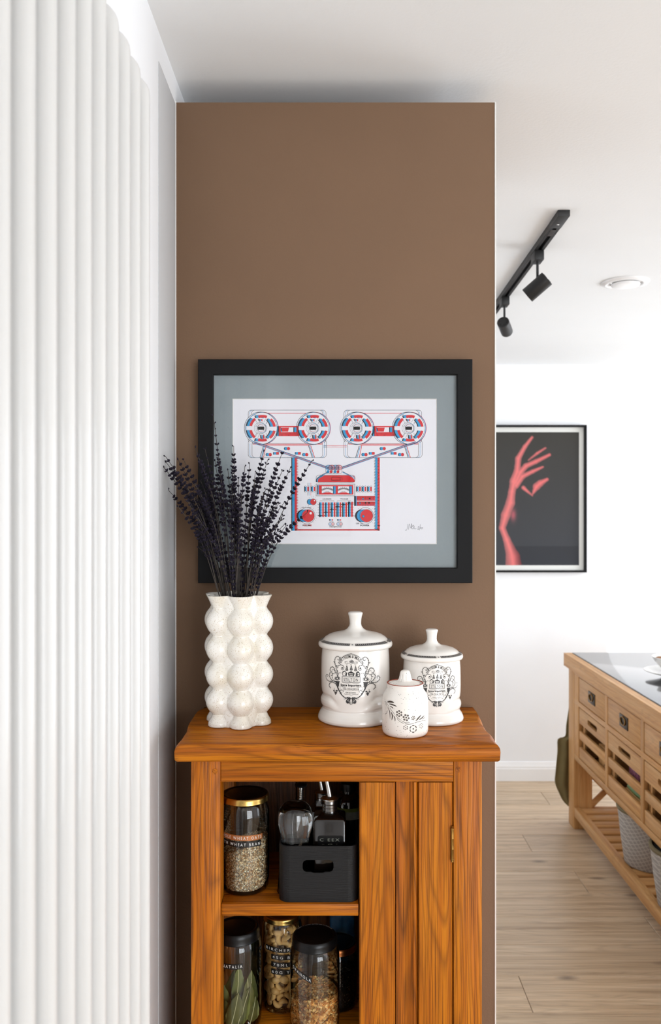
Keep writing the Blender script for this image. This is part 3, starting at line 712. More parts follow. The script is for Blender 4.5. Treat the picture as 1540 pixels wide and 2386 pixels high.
for dx_, dy_, r_ in ((360, 965, 34), (325, 935, 16), (385, 935, 18), (358, 1005, 12)): blob(dx_, dy_, r_)
for dx_, dy_, r_ in ((352, 945, 12), (378, 960, 8), (335, 965, 7)): blob(dx_, dy_, r_, 1)
for a in range(12):          # flower on the torch
    x, y = 392+62*math.cos(a*PI/6), 690+50*math.sin(a*PI/6); stroke([(392+18*math.cos(a*PI/6), 690+14*math.sin(a*PI/6)), (x, y)], 13, 4)
blob(392, 690, 16, 1); blob(405, 675, 6)
c4 = [D(*p) for p in ((355, 742), (438, 748), (418, 860), (385, 858))]; both(lambda T: ink.poly([T(p) for p in c4], 0))
stroke([(352, 750), (440, 756)], 12); stroke([(480, 985), (452, 965), (458, 935), (490, 925), (515, 945), (500, 968)], 6, 3, 3, 12); stroke([(600, 1060), (560, 1095), (525, 1100)], 6, 2, 3, 14)
stroke([(442, 385), (478, 290), (545, 235), (620, 210), (672, 190)], 4); stroke([(455, 300), (540, 245), (610, 225)], 3)
for i in range(5): stroke([(600+i*16, 218-i*5), (606+i*16, 240-i*5)], 5, 2)
stroke([(560, 360), (545, 385), (575, 395), (640, 392)], 3); stroke([(590, 345), (548, 352), (540, 372)], 3)
for i in range(3): blob(566+i*20, 366, 5)
stroke([(445, 885), (470, 850), (560, 868)], 3); stroke([(445, 890), (470, 915), (490, 905)], 3); stroke([(530, 985), (545, 1008), (600, 1010), (660, 1005)], 3); stroke([(640, 1020), (665, 1035)], 3)
stroke([(430, 790), (425, 830), (440, 850)], 4); stroke([(500, 775), (600, 790), (665, 775)], 2.5)
# palmette
stroke([(655, 1080), (640, 1130), (655, 1215)], 20, 6); stroke([(650, 1090), (600, 1110), (575, 1150), (595, 1185), (625, 1170)], 16, 8, 8, 26); stroke([(640, 1110), (610, 1150), (635, 1195)], 10, 5, 4, 18); stroke([(650, 1075), (610, 1065), (590, 1085)], 12, 4)
blob(597, 1160, 17); blob(655, 1195, 9, 1)
ink.lv = 2
# centre pieces
def S(pts, w, w1=None, mi=0): ink.line(crom([D(*p) for p in pts], 6), w*MM, mi, w1=None if w1 is None else w1*MM)
def Po(pts, mi=0): ink.poly([D(*p) for p in pts], mi)
Po([(642, 378), (636, 335), (652, 345), (662, 328), (679, 340), (696, 328), (708, 346), (722, 336), (716, 380), (680, 386)]); ink.disc(*D(680, 322), 6*MM, 0)
ink.lv = 3; S([(648, 352), (680, 362), (712, 354)], 7, mi=1); S([(650, 370), (680, 374), (708, 371)], 3, mi=1); ink.lv = 2
for x, y in ((583, 490), (671, 485), (757, 500)):
    Po([(x-6, y-50), (x+6, y-50), (x+26, y+22), (x+30, y+38), (x+14, y+46), (x-14, y+46), (x-30, y+38), (x-26, y+22)])
    ink.lv = 3; S([(x-14, y+22), (x, y+27), (x+14, y+22)], 5, mi=1); S([(x-10, y+2), (x+10, y+2)], 4, mi=1); ink.disc(*D(x-4, y-16), 5*MM, 1); ink.lv = 2
S([(583, 440), (585, 405), (620, 392), (650, 405), (668, 440)], 4); S([(672, 440), (680, 405), (720, 395), (750, 415), (760, 455)], 4)
Po([(492, 560), (540, 535), (588, 585), (580, 640), (500, 636)]); Po([(600, 580), (668, 545), (738, 590), (722, 648), (620, 645)]); Po([(765, 575), (805, 545), (848, 590), (842, 655), (755, 650)])
ink.lv = 3; Po([(505, 575), (545, 555), (560, 580), (550, 630), (508, 626)], 1); Po([(620, 590), (712, 596), (705, 604), (625, 600)], 1); Po([(630, 618), (705, 622), (700, 636), (634, 634)], 1); Po([(790, 582), (830, 590), (834, 612), (800, 606)], 1); Po([(796, 620), (832, 622), (830, 640), (798, 636)], 1)
ink.disc(*D(530, 592), 6*MM, 0); ink.lv = 2
def frame_r(x0, y0, x1, y1, w, sl): 
    q = [(x0, y0), (x1, y0+sl), (x1, y1+sl), (x0, y1)]
    for a, b in zip(q, q[1:]+q[:1]): S([a, ((a[0]+b[0])/2, (a[1]+b[1])/2+(3 if a[1] != b[1] or True else 0)), b], w)
frame_r(488, 652, 850, 762, 5, 10); frame_r(500, 664, 838, 752, 3, 10); frame_r(484, 646, 854, 768, 2, 10)
def T(body, x, y, cap, wd, bold=0, sp=1.0):
    u, v = D(x, y); ink.text(body, u, v, cap*MM, 0, w=wd*MM, bold=bold, sign=1, spacing=sp)
T('STILTON', 660, 750, 62, 290, .01, 1.15); T('TEA DEALERS &', 658, 930, 50, 325, 0, 1.1); T('GROCERS', 660, 990, 24, 205, .01, 1.3)
u, v = D(658, 850); ink.text('Spice Importers', u, v, 44*MM, 0, w=415*MM, bold=.035, sign=1)
# name on an arc
nm = 'FORTNUM & MASON'; path = crom([D(*p) for p in ((450, 415), (490, 350), (545, 308), (610, 288), (672, 284), (740, 298), (800, 330), (850, 375), (885, 430))], 12)
cum = [0]
for a, b in zip(path, path[1:]): cum.append(cum[-1]+(b-a).length)
ws = [{'M': 1.25, ' ': .28, '&': 1.05, 'F': .8, 'I': .5}.get(c, .95) for c in nm]; tot = sum(ws); acc = 0
for c, w in zip(nm, ws):
    s_ = (acc+w/2)/tot*cum[-1]; acc += w
    if c == ' ': continue
    i = max(j for j in range(len(cum)) if cum[j] <= s_); i = min(i, len(path)-2); p = path[i].lerp(path[i+1], (s_-cum[i])/(cum[i+1]-cum[i])); t = (path[i+1]-path[i]).normalized(); nn = Vector((-t.y, t.x))
    vs, ts, tw = text_tris(c, 58*MM/.72, .012); k = (w/tot*cum[-1]*.80)/tw
    ink._a([tuple(p+t*((q[0]-tw/2)*k)+nn*q[1]) for q in vs], ts, 0)
    if c not in '&': # small serif feet
        e = [p+t*(-tw*k/2-3*MM), p+t*(-tw*k/2+12*MM)]; ink.line(e, 4*MM, 0)
ink.build('printed_crest', ['ceramic_ink', 'ceramic'], cbody)
K2 = P(1006, 0, 1.642)
can2 = dup(can, (K2.x, 1.642, CT), math.radians(12.4), 'smaller white crested ceramic canister at the right, behind the speckled jar', .84)
# ---------------------------------------------------------------- small speckled jar
JX, JY = P(944, 0, 1.537).x, 1.537
jar = thing('speckled_jar', (JX, JY, CT), 'small speckled cream jar with stamped flower branch, in front of canisters', 'jar')
jp = [(0, .001), (.0330, .001), (.0350, .0), (.0375, .0012), (.0398, .0040), (.0408, .0075), (.0412, .012), (.0412, .0600), (.0411, .0608), (.0409, .0612), (.0405, .0645), (.0390, .0700), (.0362, .0755), (.0335, .0790), (.0322, .0815), (.0320, .0850), (.0323, .0885), (.0326, .0905), (.0318, .0912), (.0300, .0905), (.0292, .0880), (.0290, .080), (.036, .06), (.036, .008), (0, .006)]
g = G(); g.lathe(JX, JY, [(r, z+CT) for r, z in jp], 80); jb = g.build('jar_body', 'jar_speckled', jar, sharp=60)
g = G(); g.lathe(JX, JY, [(.03255, CT+.0903), (.0329, CT+.0909), (.0322, CT+.0916), (.0308, CT+.0913), (.0300, CT+.0906)], 80, closed=True); g.build('unglazed_rim', 'terracotta_rim', jar)
g = G(); g.lathe(JX, JY, [(.0350, CT+.0002), (.0372, CT+.0008), (.0378, CT+.0014)], 64, closed=False); g.build('unglazed_foot', 'ceramic_foot', jar)
def ribf(a, r, z):
    zz = z-CT; k = 1-.10*max(0, math.cos(a*9))**3*max(0, min(1, (zz-.094)/.004))*max(0, min(1, (.110-zz)/.004)); return r*k
g = G(); g.lathe(JX, JY, [(r, z+CT) for r, z in [(0, .084), (.0284, .084), (.0287, .0878), (.0270, .0900), (.0215, .0925), (.0160, .0942), (.0128, .0955), (.0112, .0985), (.0104, .1020), (.0096, .1060), (.0088, .1095), (.0072, .1122), (.0045, .1136), (0, .1140)]], 72, rf=ribf); g.build('lid', 'jar_speckled', jar, sharp=60)
jm = surf_map(JX, JY, .0412, 880, 1600, 11.846)
ink = Ink(lambda u, v, l: Vector((JX+(.0413+l)*math.sin(u/.0412), JY-(.0413+l)*math.cos(u/.0412), v)), dl=.00006)
def D2(p): t, z = jm(*p); return (t*.0412, z)
M2 = .0000635
def S2(pts, w, w1=None): ink.line(crom([D2(p) for p in pts], 6), w*M2, 0, w1=None if w1 is None else w1*M2)
def leaf2(pts, w):
    q = crom([D2(p) for p in pts], 6); n = len(q); A, B = [], []
    for i, p in enumerate(q):
        t = (q[min(i+1, n-1)]-q[max(i-1, 0)]).normalized(); nn = Vector((-t.y, t.x))*w*M2/2*math.sin(PI*min(.97, max(.04, i/(n-1))))**.7; A.append(p+nn); B.append(p-nn)
    ink._a([tuple(p) for p in A+B], [(i, i+1, n+i+1, n+i) for i in range(n-1)], 0)
for pts, w in (([(205, 400), (260, 470), (320, 555)], 12), ([(335, 580), (400, 680), (480, 775)], 12), ([(495, 795), (570, 870), (655, 935)], 12), ([(535, 875), (610, 960), (720, 1015)], 12), ([(680, 950), (770, 995), (885, 990)], 13), ([(750, 1022), (860, 1040), (990, 1008)], 15), ([(1020, 1000), (1100, 975), (1185, 950)], 12), ([(1205, 950), (1260, 935), (1320, 948)], 9), ([(215, 460), (255, 540), (268, 620)], 10), ([(268, 655), (250, 730), (200, 750)], 12)): S2(pts, w, w*.75)
for pts, w in (([(265, 425), (350, 412), (450, 437)], 52), ([(310, 470), (420, 500), (525, 545)], 36), ([(335, 530), (390, 565), (435, 600)], 26), ([(280, 555), (330, 690), (345, 890)], 26), ([(370, 690), (405, 800), (388, 925)], 36), ([(435, 790), (475, 870), (480, 960)], 26), ([(1050, 945), (1120, 870), (1195, 780)], 38), ([(1135, 915), (1220, 860), (1285, 790)], 30), ([(1225, 900), (1270, 870), (1310, 830)], 14)): leaf2(pts, w)
for cx_, cy_, rr_, n_, dr_ in ((593, 742, 72, 6, 26), (785, 855, 74, 6, 28), (980, 862, 46, 6, 17)):
    c = D2((cx_, cy_)); ink.disc(*c, dr_*.8*M2, 0, n=12)
    for i in range(n_):
        a = i*2*PI/n_+PI/2+(.3 if n_ == 6 and cx_ > 600 else 0); ink.ring(c[0]+rr_*M2*math.cos(a)*.95, c[1]+rr_*M2*math.sin(a), dr_*.6*M2, dr_*.75*M2, 0, n=14)
for cx_, cy_, rr_, w_ in ((770, 1132, 52, 15), (980, 1165, 88, 24), (1205, 1080, 60, 12)):
    c = D2((cx_, cy_)); ink.disc(*c, w_*.9*M2, 0, n=12)
    for i in range(6):
        a = i*PI/3+PI/6; px_, py_ = c[0]+rr_*.72*M2*math.cos(a), c[1]+rr_*.72*M2*math.sin(a); ink.ring(px_, py_, rr_*.38*M2, w_*M2, 0, n=10, a0=a-1.1, a1=a+1.1)
ink.build('stamped_branch', ['stamp_brown'], jb)
# ---------------------------------------------------------------- framed screen print on the brown partition
def bar_frame(name, x0, y0, x1, y1, w, yfront, yback, m, par, bev=.0012):
    """mitred picture-frame moulding, outer corners in pixels at the front plane"""
    a, b = P(x0, y0, yfront), P(x1, y1, yfront); o = [(a.x, a.z), (b.x, a.z), (b.x, b.z), (a.x, b.z)]; i_ = [(a.x+w, a.z-w), (b.x-w, a.z-w), (b.x-w, b.z+w), (a.x+w, b.z+w)]
    g = G(); e = bev
    def ring(pts, y, ins): 
        cx_ = (a.x+b.x)/2; cz_ = (a.z+b.z)/2; return [(x+(ins if x < cx_ else -ins), y, z+(ins if z < cz_ else -ins)) for x, z in pts]
    R = [ring(o, yback, 0), ring(o, yfront+e, 0), ring(o, yfront, e), ring(i_, yfront, -e), ring(i_, yfront+e, 0), ring(i_, yback, 0)]
    vs = [p for r_ in R for p in r_]; n = len(R)
    g.add(vs, [(4*k+q, 4*((k+1) % n)+q, 4*((k+1) % n)+(q+1) % 4, 4*k+(q+1) % 4) for k in range(n) for q in range(4)]); return g.build(name, m, par, sharp=20)
YF = 1.712
pic = thing('framed_print', (P(781, 0, YF).x, YP, P(0, 1359, YF).z), 'black framed red and blue tape deck print hanging on the brown partition', 'picture')
bar_frame('frame', 461, 837, 1101, 1359, .0305, YF, YP-.0006, 'black_frame', pic)
YM = 1.7245
def plane_fn(Y): return lambda u, v, l: P(u, v, Y)+Vector((0, -l, 0))
a, b = P(494, 869, YM), P(1068, 1327, YM); h0, h1 = P(542, 929, YM), P(1018, 1268, YM)
g = G(); g.plate([(a.x-.003, b.z-.003), (b.x+.003, b.z-.003), (b.x+.003, a.z+.003), (a.x-.003, a.z+.003)], [[(h0.x, h1.z), (h0.x, h0.z), (h1.x, h0.z), (h1.x, h1.z)]], lambda u, v, t: (u, t, v), YM, YM+.0016)
mb = g.build('mat_board', 'mat_board', pic, smooth=False)
g = G(); e = .0012; q0 = [(h0.x, h1.z), (h1.x, h1.z), (h1.x, h0.z), (h0.x, h0.z)]; q1 = [(h0.x+e, h1.z+e), (h1.x-e, h1.z+e), (h1.x-e, h0.z-e), (h0.x+e, h0.z-e)]
g.add([(x, YM-.0001, z) for x, z in q0]+[(x, YM+.0016, z) for x, z in q1], [(i, (i+1) % 4, (i+1) % 4+4, i+4) for i in range(4)]); g.build('bevelled_edge', 'paper_core', mb, smooth=False, fix=False)
g = G(); g.box(h0.x-.01, h1.x+.01, YM+.0017, YM+.0025, h1.z-.01, h0.z+.01); paper = g.build('paper', 'paper', pic, smooth=False)
g = G(); g.box(a.x-.004, b.x+.004, YM+.0026, YM+.009, b.z-.004, a.z+.004); g.build('backing_board', 'paper_core', pic, smooth=False)
ink = Ink(plane_fn(YM+.0017), dl=.00004); R_, CYN, K, W = 0, 1, 2, 3
zs_ = 3.08
def z3(x, y): return (540+x/zs_, 920+y/zs_)
class Z:
    """draw in the coordinates of the enlarged crop"""
    dx = 0; dy = 0
    def p(s, x, y): return z3(x+s.dx, y+s.dy)
    def line(s, pts, w, mi, **k): ink.line([s.p(*q) for q in pts], w/zs_, mi, **k)
    def poly(s, pts, mi): ink.poly([s.p(*q) for q in pts], mi)
    def rect(s, x0, y0, x1, y1, mi, r=0): a_, b_ = s.p(x0, y0), s.p(x1, y1); ink.rect(a_[0], a_[1], b_[0], b_[1], mi, r/zs_)
    def orect(s, x0, y0, x1, y1, w, mi, r=0): a_, b_ = s.p(x0, y0), s.p(x1, y1); ink.orect(a_[0], a_[1], b_[0], b_[1], w/zs_, mi, r/zs_)
    def disc(s, x, y, r, mi): a_ = s.p(x, y); ink.disc(a_[0], a_[1], r/zs_, mi)
    def ring(s, x, y, r, w, mi, **k): a_ = s.p(x, y); ink.ring(a_[0], a_[1], r/zs_, w/zs_, mi, **k)
    def text(s, b, x, y, h, w, mi, bold=0): a_ = s.p(x, y); ink.text(b, a_[0], a_[1], h/zs_, mi, w=w/zs_, bold=bold)
z = Z()
def three(fn, off=(-30, -12, 0), cols=(K, CYN, R_)):
    """misregistered printing: black, then blue, then red, each shifted to the right"""
    for o, c in zip(off, cols): z.dx += o; ink.lv += 1; fn(c); z.dx -= o
    ink.lv -= 3
def deck(ox):
    z.dx = ox; ink.lv = 1
    for o, c, w in ((0, K, 2.4), (10, CYN, 2.4), (24, K, 2.4)): z.orect(118+o, 110, 652+o, 344, w, c, 22)
    for o, c, w in ((0, K, 2.4), (12, CYN, 2.4), (27, K, 2.4)): z.orect(118+o, 322, 652+o, 450, w, c, 22)
    ink.lv = 2; z.rect(128, 140, 660, 348, W)
    z.rect(160, 349, 640, 440, W); ink.lv = 3; z.line([(200, 132), (610, 132)], 4, R_); z.line([(150, 354), (650, 354)], 4, R_); z.line([(150, 348), (650, 348)], 2, K)
    z.line([(150, 330), (150, 352)], 3, K); z.line([(650, 325), (650, 350)], 3, R_)
    # reels
    for cx_ in (215, 588):
        ink.lv = 4; z.disc(cx_-7, 240, 119, W)
        ink.lv = 5; z.ring(cx_-8, 240, 117, 3, K); z.ring(cx_+2, 240, 115, 4, CYN, n=48); z.ring(cx_+4, 240, 116, 3, R_, n=48, a0=-PI/2-.4, a1=PI/2+.4)
        z.ring(cx_-14, 240, 104, 2, K, n=48, a0=PI/2, a1=3*PI/2)
        ink.lv = 6; z.disc(cx_, 240, 109, W)
        ink.lv = 7
        for o, c in ((-26, K), (-18, CYN), (0, R_)):
            for a0 in (-1.95, -.87, .18, 1.20, 2.24, -2.98):
                z.ring(cx_+6+o, 240, 86, 19, c, n=10, a0=a0+.03, a1=a0+.74)
            ink.lv += 1
        for o, c in ((-10, K), (0, CYN), (10, R_)):
            z.poly([(cx_-18+o, 176), (cx_-4+o, 176), (cx_-6+o, 194)], c); z.poly([(cx_-2+o, 288), (cx_+6+o, 288), (cx_+10+o, 314), (cx_+0+o, 314)], c)
        ink.lv = 10
        z.rect(cx_-97, 229, cx_+97, 251, W)
        for a in (PI/3, 2*PI/3, 4*PI/3, 5*PI/3):
            for o in (-9, 9, 14): z.line([(cx_+44*math.cos(a)-o*math.sin(a), 240+44*math.sin(a)+o*math.cos(a)), (cx_+74*math.cos(a)-o*math.sin(a), 240+74*math.sin(a)+o*math.cos(a))], 1.6, K)
        for o, rr, c in ((-8, 42, K), (0, 38, K), (8, 34, CYN), (2, 30, K), (-3, 25, R_)): z.ring(cx_-4+o, 240, rr, 1.5, c, n=28)
        z.disc(cx_-5, 240, 24, W); ink.lv = 11; z.text('PLAY', cx_-5, 246, 9, 30, K, .0); z.text('SIDE', cx_-5, 228, 5, 22, K)
        z.line([(cx_-28, 224), (cx_-52, 224)], 1.2, K)
    ink.lv = 5; z.rect(335, 223, 485, 297, R_); z.rect(320, 225, 338, 297, CYN); z.rect(318, 229, 322, 293, K)
    ink.lv = 6; z.rect(352, 233, 444, 268, W); z.rect(444, 233, 464, 268, CYN); z.rect(442, 233, 448, 268, K)
    ink.lv = 7; z.poly([(350, 235), (411, 235), (404, 264), (360, 264)], R_); z.poly([(350, 236), (356, 236), (362, 264), (352, 264)], CYN)
    for i in range(14): z.line([(352+i*8.4, 271), (352+i*8.4, 276 if i % 4 else 283)], 1.6, K)
    z.text('30', 358, 294, 8, 12, K); z.text('20', 407, 294, 8, 12, K); z.text('10', 462, 294, 8, 12, K)
    # lower half
    z.line([(235, 361), (562, 361)], 5, R_); z.line([(228, 366), (202, 450)], 4, K); z.line([(236, 366), (212, 450)], 4, CYN); z.line([(246, 364), (228, 450)], 4, R_)
    z.line([(550, 362), (578, 450)], 4, K); z.line([(558, 362), (586, 450)], 4, CYN); z.line([(566, 362), (595, 450)], 4, R_)
    def btn(x, y, sq=False):
        def f(c): (z.rect(x-10, y-9, x+10, y+9, c, 3) if sq else z.disc(x, y, 11, c))
        three(f, off=(-22, -17, 0))
        z.ring(x, y, 11, 1.2, K, n=16) if not sq else z.orect(x-10, y-9, x+10, y+9, 1.2, K, 3)
    btn(407, 386); btn(276, 429); btn(538, 429); btn(328, 420, True); btn(485, 420, True)
deck(0); deck(687); z.dx = 0
ink.lv = 2; z.line([(660, 364), (825, 364)], 3, R_); z.line([(660, 374), (825, 374)], 3, R_); z.line([(658, 364), (682, 364)], 4, CYN); z.line([(658, 374), (682, 374)], 4, CYN)
# pillars
ink.lv = 2
z.rect(427, 451, 434, 975, K); z.rect(434, 451, 452, 975, CYN); z.rect(452, 451, 466, 975, R_)
n = 46
for i in range(n): y = 456+i*11.1; z.poly([(466, y), (478, y+4), (466, y+8)], R_); z.line([(464, y+1), (478, y+4)], 1.4, K); z.line([(452, y), (446, y+3), (452, y+7)], 1.4, K)
z.rect(1030, 451, 1046, 968, CYN); z.rect(1047, 451, 1062, 975, R_); z.rect(1052, 935, 1064, 944, R_)
for i in range(n): y = 456+i*11.1; z.poly([(1030, y+8), (1018, y), (1030, y+1)], K); z.poly([(1046, y), (1040, y+5), (1046, y+9)], K); z.poly([(1060, y), (1047, y+3), (1047, y+8)], CYN) if i % 2 else None
z.rect(455, 964, 1058, 974, R_); z.line([(455, 967), (1040, 967)], 2, K)
# tape lines
ink.lv = 12
for sg, X in ((1, lambda x: x), (-1, lambda x: 1480-x)):
    for o, c, w in ((-7, K, 2.5), (-4, CYN, 3), (0, R_, 2.5), (4, K, 2), (7, CYN, 2.5)): z.line([(X(160), 342+o), (X(240), 368+o), (X(692), 526+o)], w, c)
ink.lv = 13
for cx_ in (718, 768):
    for o, c in ((-22, CYN), (0, R_)):
        z.orect(cx_+o-20, 506, cx_+o+20, 540, 3, c, 14); z.orect(cx_+o-22, 504, cx_+o+22, 566, 1.6, K, 16)
        z.ring(cx_+o, 524, 13, 3, c, n=20); z.disc(cx_+o, 524, 5, c); z.ring(cx_+o, 524, 8, 1.5, K, n=16); z.disc(cx_+o-6, 552, 10, c)
# head block
for o, c, w in ((0, K, 2.5), (5, CYN, 4)): z.line([(690, 552+o), (635, 580+o), (612, 600+o)], w, c); z.line([(795, 550+o), (850, 578+o), (872, 600+o)], w, c)
three(lambda c: z.poly([(625, 600), (665, 578), (840, 578), (872, 600), (882, 612), (882, 626), (618, 626), (618, 610)], c), off=(-14, -8, 0))
ink.lv += 3; z.orect(714, 590, 776, 614, 1.8, K); z.orect(718, 592, 782, 612, 1.6, W); z.line([(790, 588), (794, 616)], 1.6, K); z.orect(606, 576, 884, 628, 1.8, K, 18)
for o, c in ((0, R_), (-6, CYN)): z.ring(865+o, 602, 20, 3, c, n=14, a0=-1.6, a1=.3)
ink.lv = 3
# meters
z.rect(604, 642, 884, 724, W); z.orect(604, 640, 884, 726, 2, K); z.orect(608, 644, 880, 722, 1.5, K)
three(lambda c: z.rect(624, 648, 872, 716, c), off=(-12, -6, 0)); ink.lv = 8
for x in (646, 762):
    z.rect(x, 656, x+80, 706, W); ink.lv = 9; z.rect(x+80, 656, x+84, 712, K); z.rect(x+84, 656, x+100, 710, CYN)
    z.poly([(x+6, 706), (x+24, 700), (x+60, 700), (x+72, 706)], R_); z.poly([(x+2, 706), (x+18, 700), (x+26, 700), (x+12, 706)], CYN)
    for i in range(22):
        a = -.62+i*1.24/21; r0, r1 = 60, 60+(12 if i % 3 else 17); z.line([(x+40+r0*math.sin(a), 738-r0*math.cos(a)), (x+40+r1*math.sin(a), 738-r1*math.cos(a))], 2.4, K)
    z.line([(x+6+70*i/8, 680-8*math.sin(PI*i/8)) for i in range(9)], 2, K); z.text('LEVEL', x+40, 697, 6, 32, K); ink.lv = 8
# side blocks
ink.lv = 4
for x in (892, 931, 971, 566, 520):
    z.rect(x, 655, x+8, 697, K); z.rect(x+8, 655, x+17, 697, CYN); z.rect(x+22, 655, x+34, 697, R_); ink.lv = 5
    for y in (657, 695): z.disc(x+8, y, 4.5, W); z.disc(x+28, y, 4.5, W); z.ring(x+8, y, 5, 1.4, K, n=12); z.ring(x+28, y, 5, 1.4, K, n=12)
    ink.lv = 4
for x, c in ((546, K), (555, CYN), (567, R_)): z.line([(x, 632), (x, 722)], 2.2, c)
# right grille
z.rect(878, 726, 890, 797, K); z.rect(884, 726, 896, 797, CYN); z.rect(896, 726, 1028, 760, R_); z.rect(896, 765, 1028, 797, R_); ink.lv = 6
for i in range(11):
    x = 902+i*11.5; z.line([(x, 726), (x, 758)], 1.4, K); z.line([(x, 766), (x, 797)], 1.4, K)
for y in (733, 752, 771, 790): z.line([(898, y), (1028, y)], 1.2, K if y % 2 else CYN)
for x, y, c in ((942, 746, CYN), (960, 776, K), (985, 776, K), (920, 778, CYN), (990, 744, K)): z.disc(x, y, 5, c); z.ring(x, y, 6, 1.3, K, n=10)
# knobs
def knob(x, y, r, hi=True, off=(-.62, -.42, 0)):
    ink.lv = 4; z.ring(x-r*.18, y, r*1.32, 2.2, K, n=36) if r > 30 else None
    three(lambda c: z.disc(x, y, r, c), off=tuple(o*r for o in off)); ink.lv = 9; z.ring(x-r*.05, y, r*1.06, 1.8, K, n=36)
    if hi: z.disc(x+r*.42, y-r*.42, r*.20, W)
knob(585, 768, 21, off=(-1.2, -.95, 0)); knob(548, 868, 44, off=(-.9, -.6, 0)); knob(967, 868, 45, False, off=(-.85, -.55, 0)); z.disc(944, 872, 8, CYN); z.ring(944, 872, 9, 1.5, K); z.ring(932, 872, 10, 2, R_)
ink.lv = 3
for cx_, cy_, r_, m in ((578, 768, 34, 12), (540, 868, 68, 18), (960, 868, 70, 10)):
    for i in range(m): a = PI*.75+i*PI*1.5/(m-1); z.line([(cx_+r_*math.cos(a), cy_+r_*math.sin(a)), (cx_+(r_+5)*math.cos(a), cy_+(r_+5)*math.sin(a))], 1.6, K)
# sliders
for i in range(6):
    x = 634+i*41.5; ink.lv = 3; z.rect(x-8, 772, x-1, 876, K); z.rect(x-2, 772, x+11, 876, CYN); z.rect(x+15, 772, x+27, 876, R_)
    ink.lv = 5; y = (868, 842, 822, 803, 787, 776)[i]
    for o, c in ((-2, K), (5, CYN), (22, R_)): z.poly([(x+o-16, y), (x+o-4, y-4), (x+o, y-13), (x+o+4, y-4), (x+o+16, y), (x+o+4, y+4), (x+o, y+13), (x+o-4, y+4)], c)
    ink.lv = 4
    for k in range(5): yy = 787+k*19.5; z.line([(x-13, yy), (x+30, yy)], 1.5, K)
for y in [787+k*19.5 for k in range(5)]: z.line([(616, y), (622, y)], 2, K); z.line([(868, y), (874, y)], 2, K)
z.line([(632, 766), (632, 761), (735, 761), (735, 766)], 2, K); z.line([(755, 766), (755, 761), (855, 761), (855, 766)], 2, K)
z.text('LOUDNESS', 683, 752, 9, 62, K, .02); z.text('TONE', 806, 752, 9, 58, K, .02)
z.text('INPUT LEVEL', 536, 812, 7, 70, K, .02); z.text('VOLUME', 536, 942, 11, 62, K, .03); z.dx = 7; z.text('VOLUME', 536, 942, 11, 62, R_, .03); z.dx = 0
z.text('ON', 902, 928, 10, 22, K, .03); z.text('OFF', 930, 928, 9, 20, K); z.text('POWER', 955, 942, 10, 66, K, .04); z.text('DIM', 884, 873, 8, 24, K)
for x in (706, 764):
    for o, c in ((0, K), (9, CYN), (20, R_)): z.disc(x+o-4, 898, 5, c)
    for o, c in ((0, CYN), (18, R_)): z.ring(x+o, 927, 8, 2.4, c, n=16); z.disc(x+o, 927, 3, c)
    z.orect(x-12, 917, x+31, 937, 2, K, 9); z.line([(x-6, 910), (x+24, 910)], 1.5, K)
z.text('headphones', 745, 950, 8, 86, K, .03)
# signature
for pts in ([(1262, 928), (1258, 960), (1250, 974), (1244, 968)], [(1268, 966), (1274, 925), (1284, 958), (1290, 922), (1292, 962)], [(1300, 940), (1290, 955), (1302, 962), (1310, 945), (1298, 935), (1312, 962), (1324, 958)], [(1334, 950), (1342, 946), (1338, 958), (1334, 966), (1344, 964)], [(1346, 972), (1354, 930)], [(1354, 948), (1352, 962)], [(1362, 952), (1358, 960), (1366, 962), (1370, 953), (1362, 950)]):
    z.line([(q.x, q.y) for q in crom(pts, 4)], 1.8, K)
ink.build('tape_deck_artwork', ['ink_red', 'ink_cyan', 'ink_black', 'ink_white'], paper)
g = G(); a, b = P(496, 871, YF+.006), P(1066, 1325, YF+.006); g.box(a.x-.002, b.x+.002, YF+.0055, YF+.0075, b.z-.002, a.z+.002); g.build('glass', 'picture_glass', pic, smooth=False)
# ---------------------------------------------------------------- framed hand photograph on the far wall
YH = 5.165
hp = thing('framed_photograph', (P(1160, 0, YH).x, 5.2, P(0, 1334, YH).z), 'black framed photograph of a red lit hand on the far wall', 'picture')
bar_frame('frame', 950, 990, 1367.5, 1334, .0125, YH, 5.1995, 'black_frame', hp)
g = G(); a, b = P(955, 994, YH+.02), P(1363, 1330, YH+.02); g.box(a.x, b.x, YH+.024, YH+.030, b.z, a.z); g.build('mat_board', 'mat_white', hp, smooth=False)
YI = YH+.0225
caps = [((335, 2125), 118, (325, 2000), 100), ((325, 2000), 92, (240, 1760), 52), ((240, 1760), 50, (178, 1600), 46), ((178, 1600), 46, (228, 1420), 66), ((228, 1420), 64, (292, 1250), 64), ((292, 1250), 64, (312, 1100), 50), ((312, 1100), 50, (345, 950), 60), ((330, 960), 52, (385, 820), 48),
        ((385, 820), 46, (400, 640), 42), ((400, 640), 40, (490, 480), 30), ((490, 480), 30, (590, 350), 20), ((360, 980), 52, (430, 830), 46), ((430, 830), 42, (505, 745), 38), ((505, 745), 36, (640, 685), 32), ((640, 685), 32, (832, 590), 22), ((540, 665), 10, (660, 570), 20), ((660, 570), 20, (775, 497), 14),
        ((370, 1020), 40, (455, 890), 40), ((455, 890), 36, (600, 820), 28), ((600, 820), 28, (738, 758), 16), ((590, 1150), 8, (650, 1030), 46), ((650, 1030), 52, (700, 985), 46), ((700, 985), 44, (798, 930), 24), ((470, 1045), 30, (595, 1155), 10)]
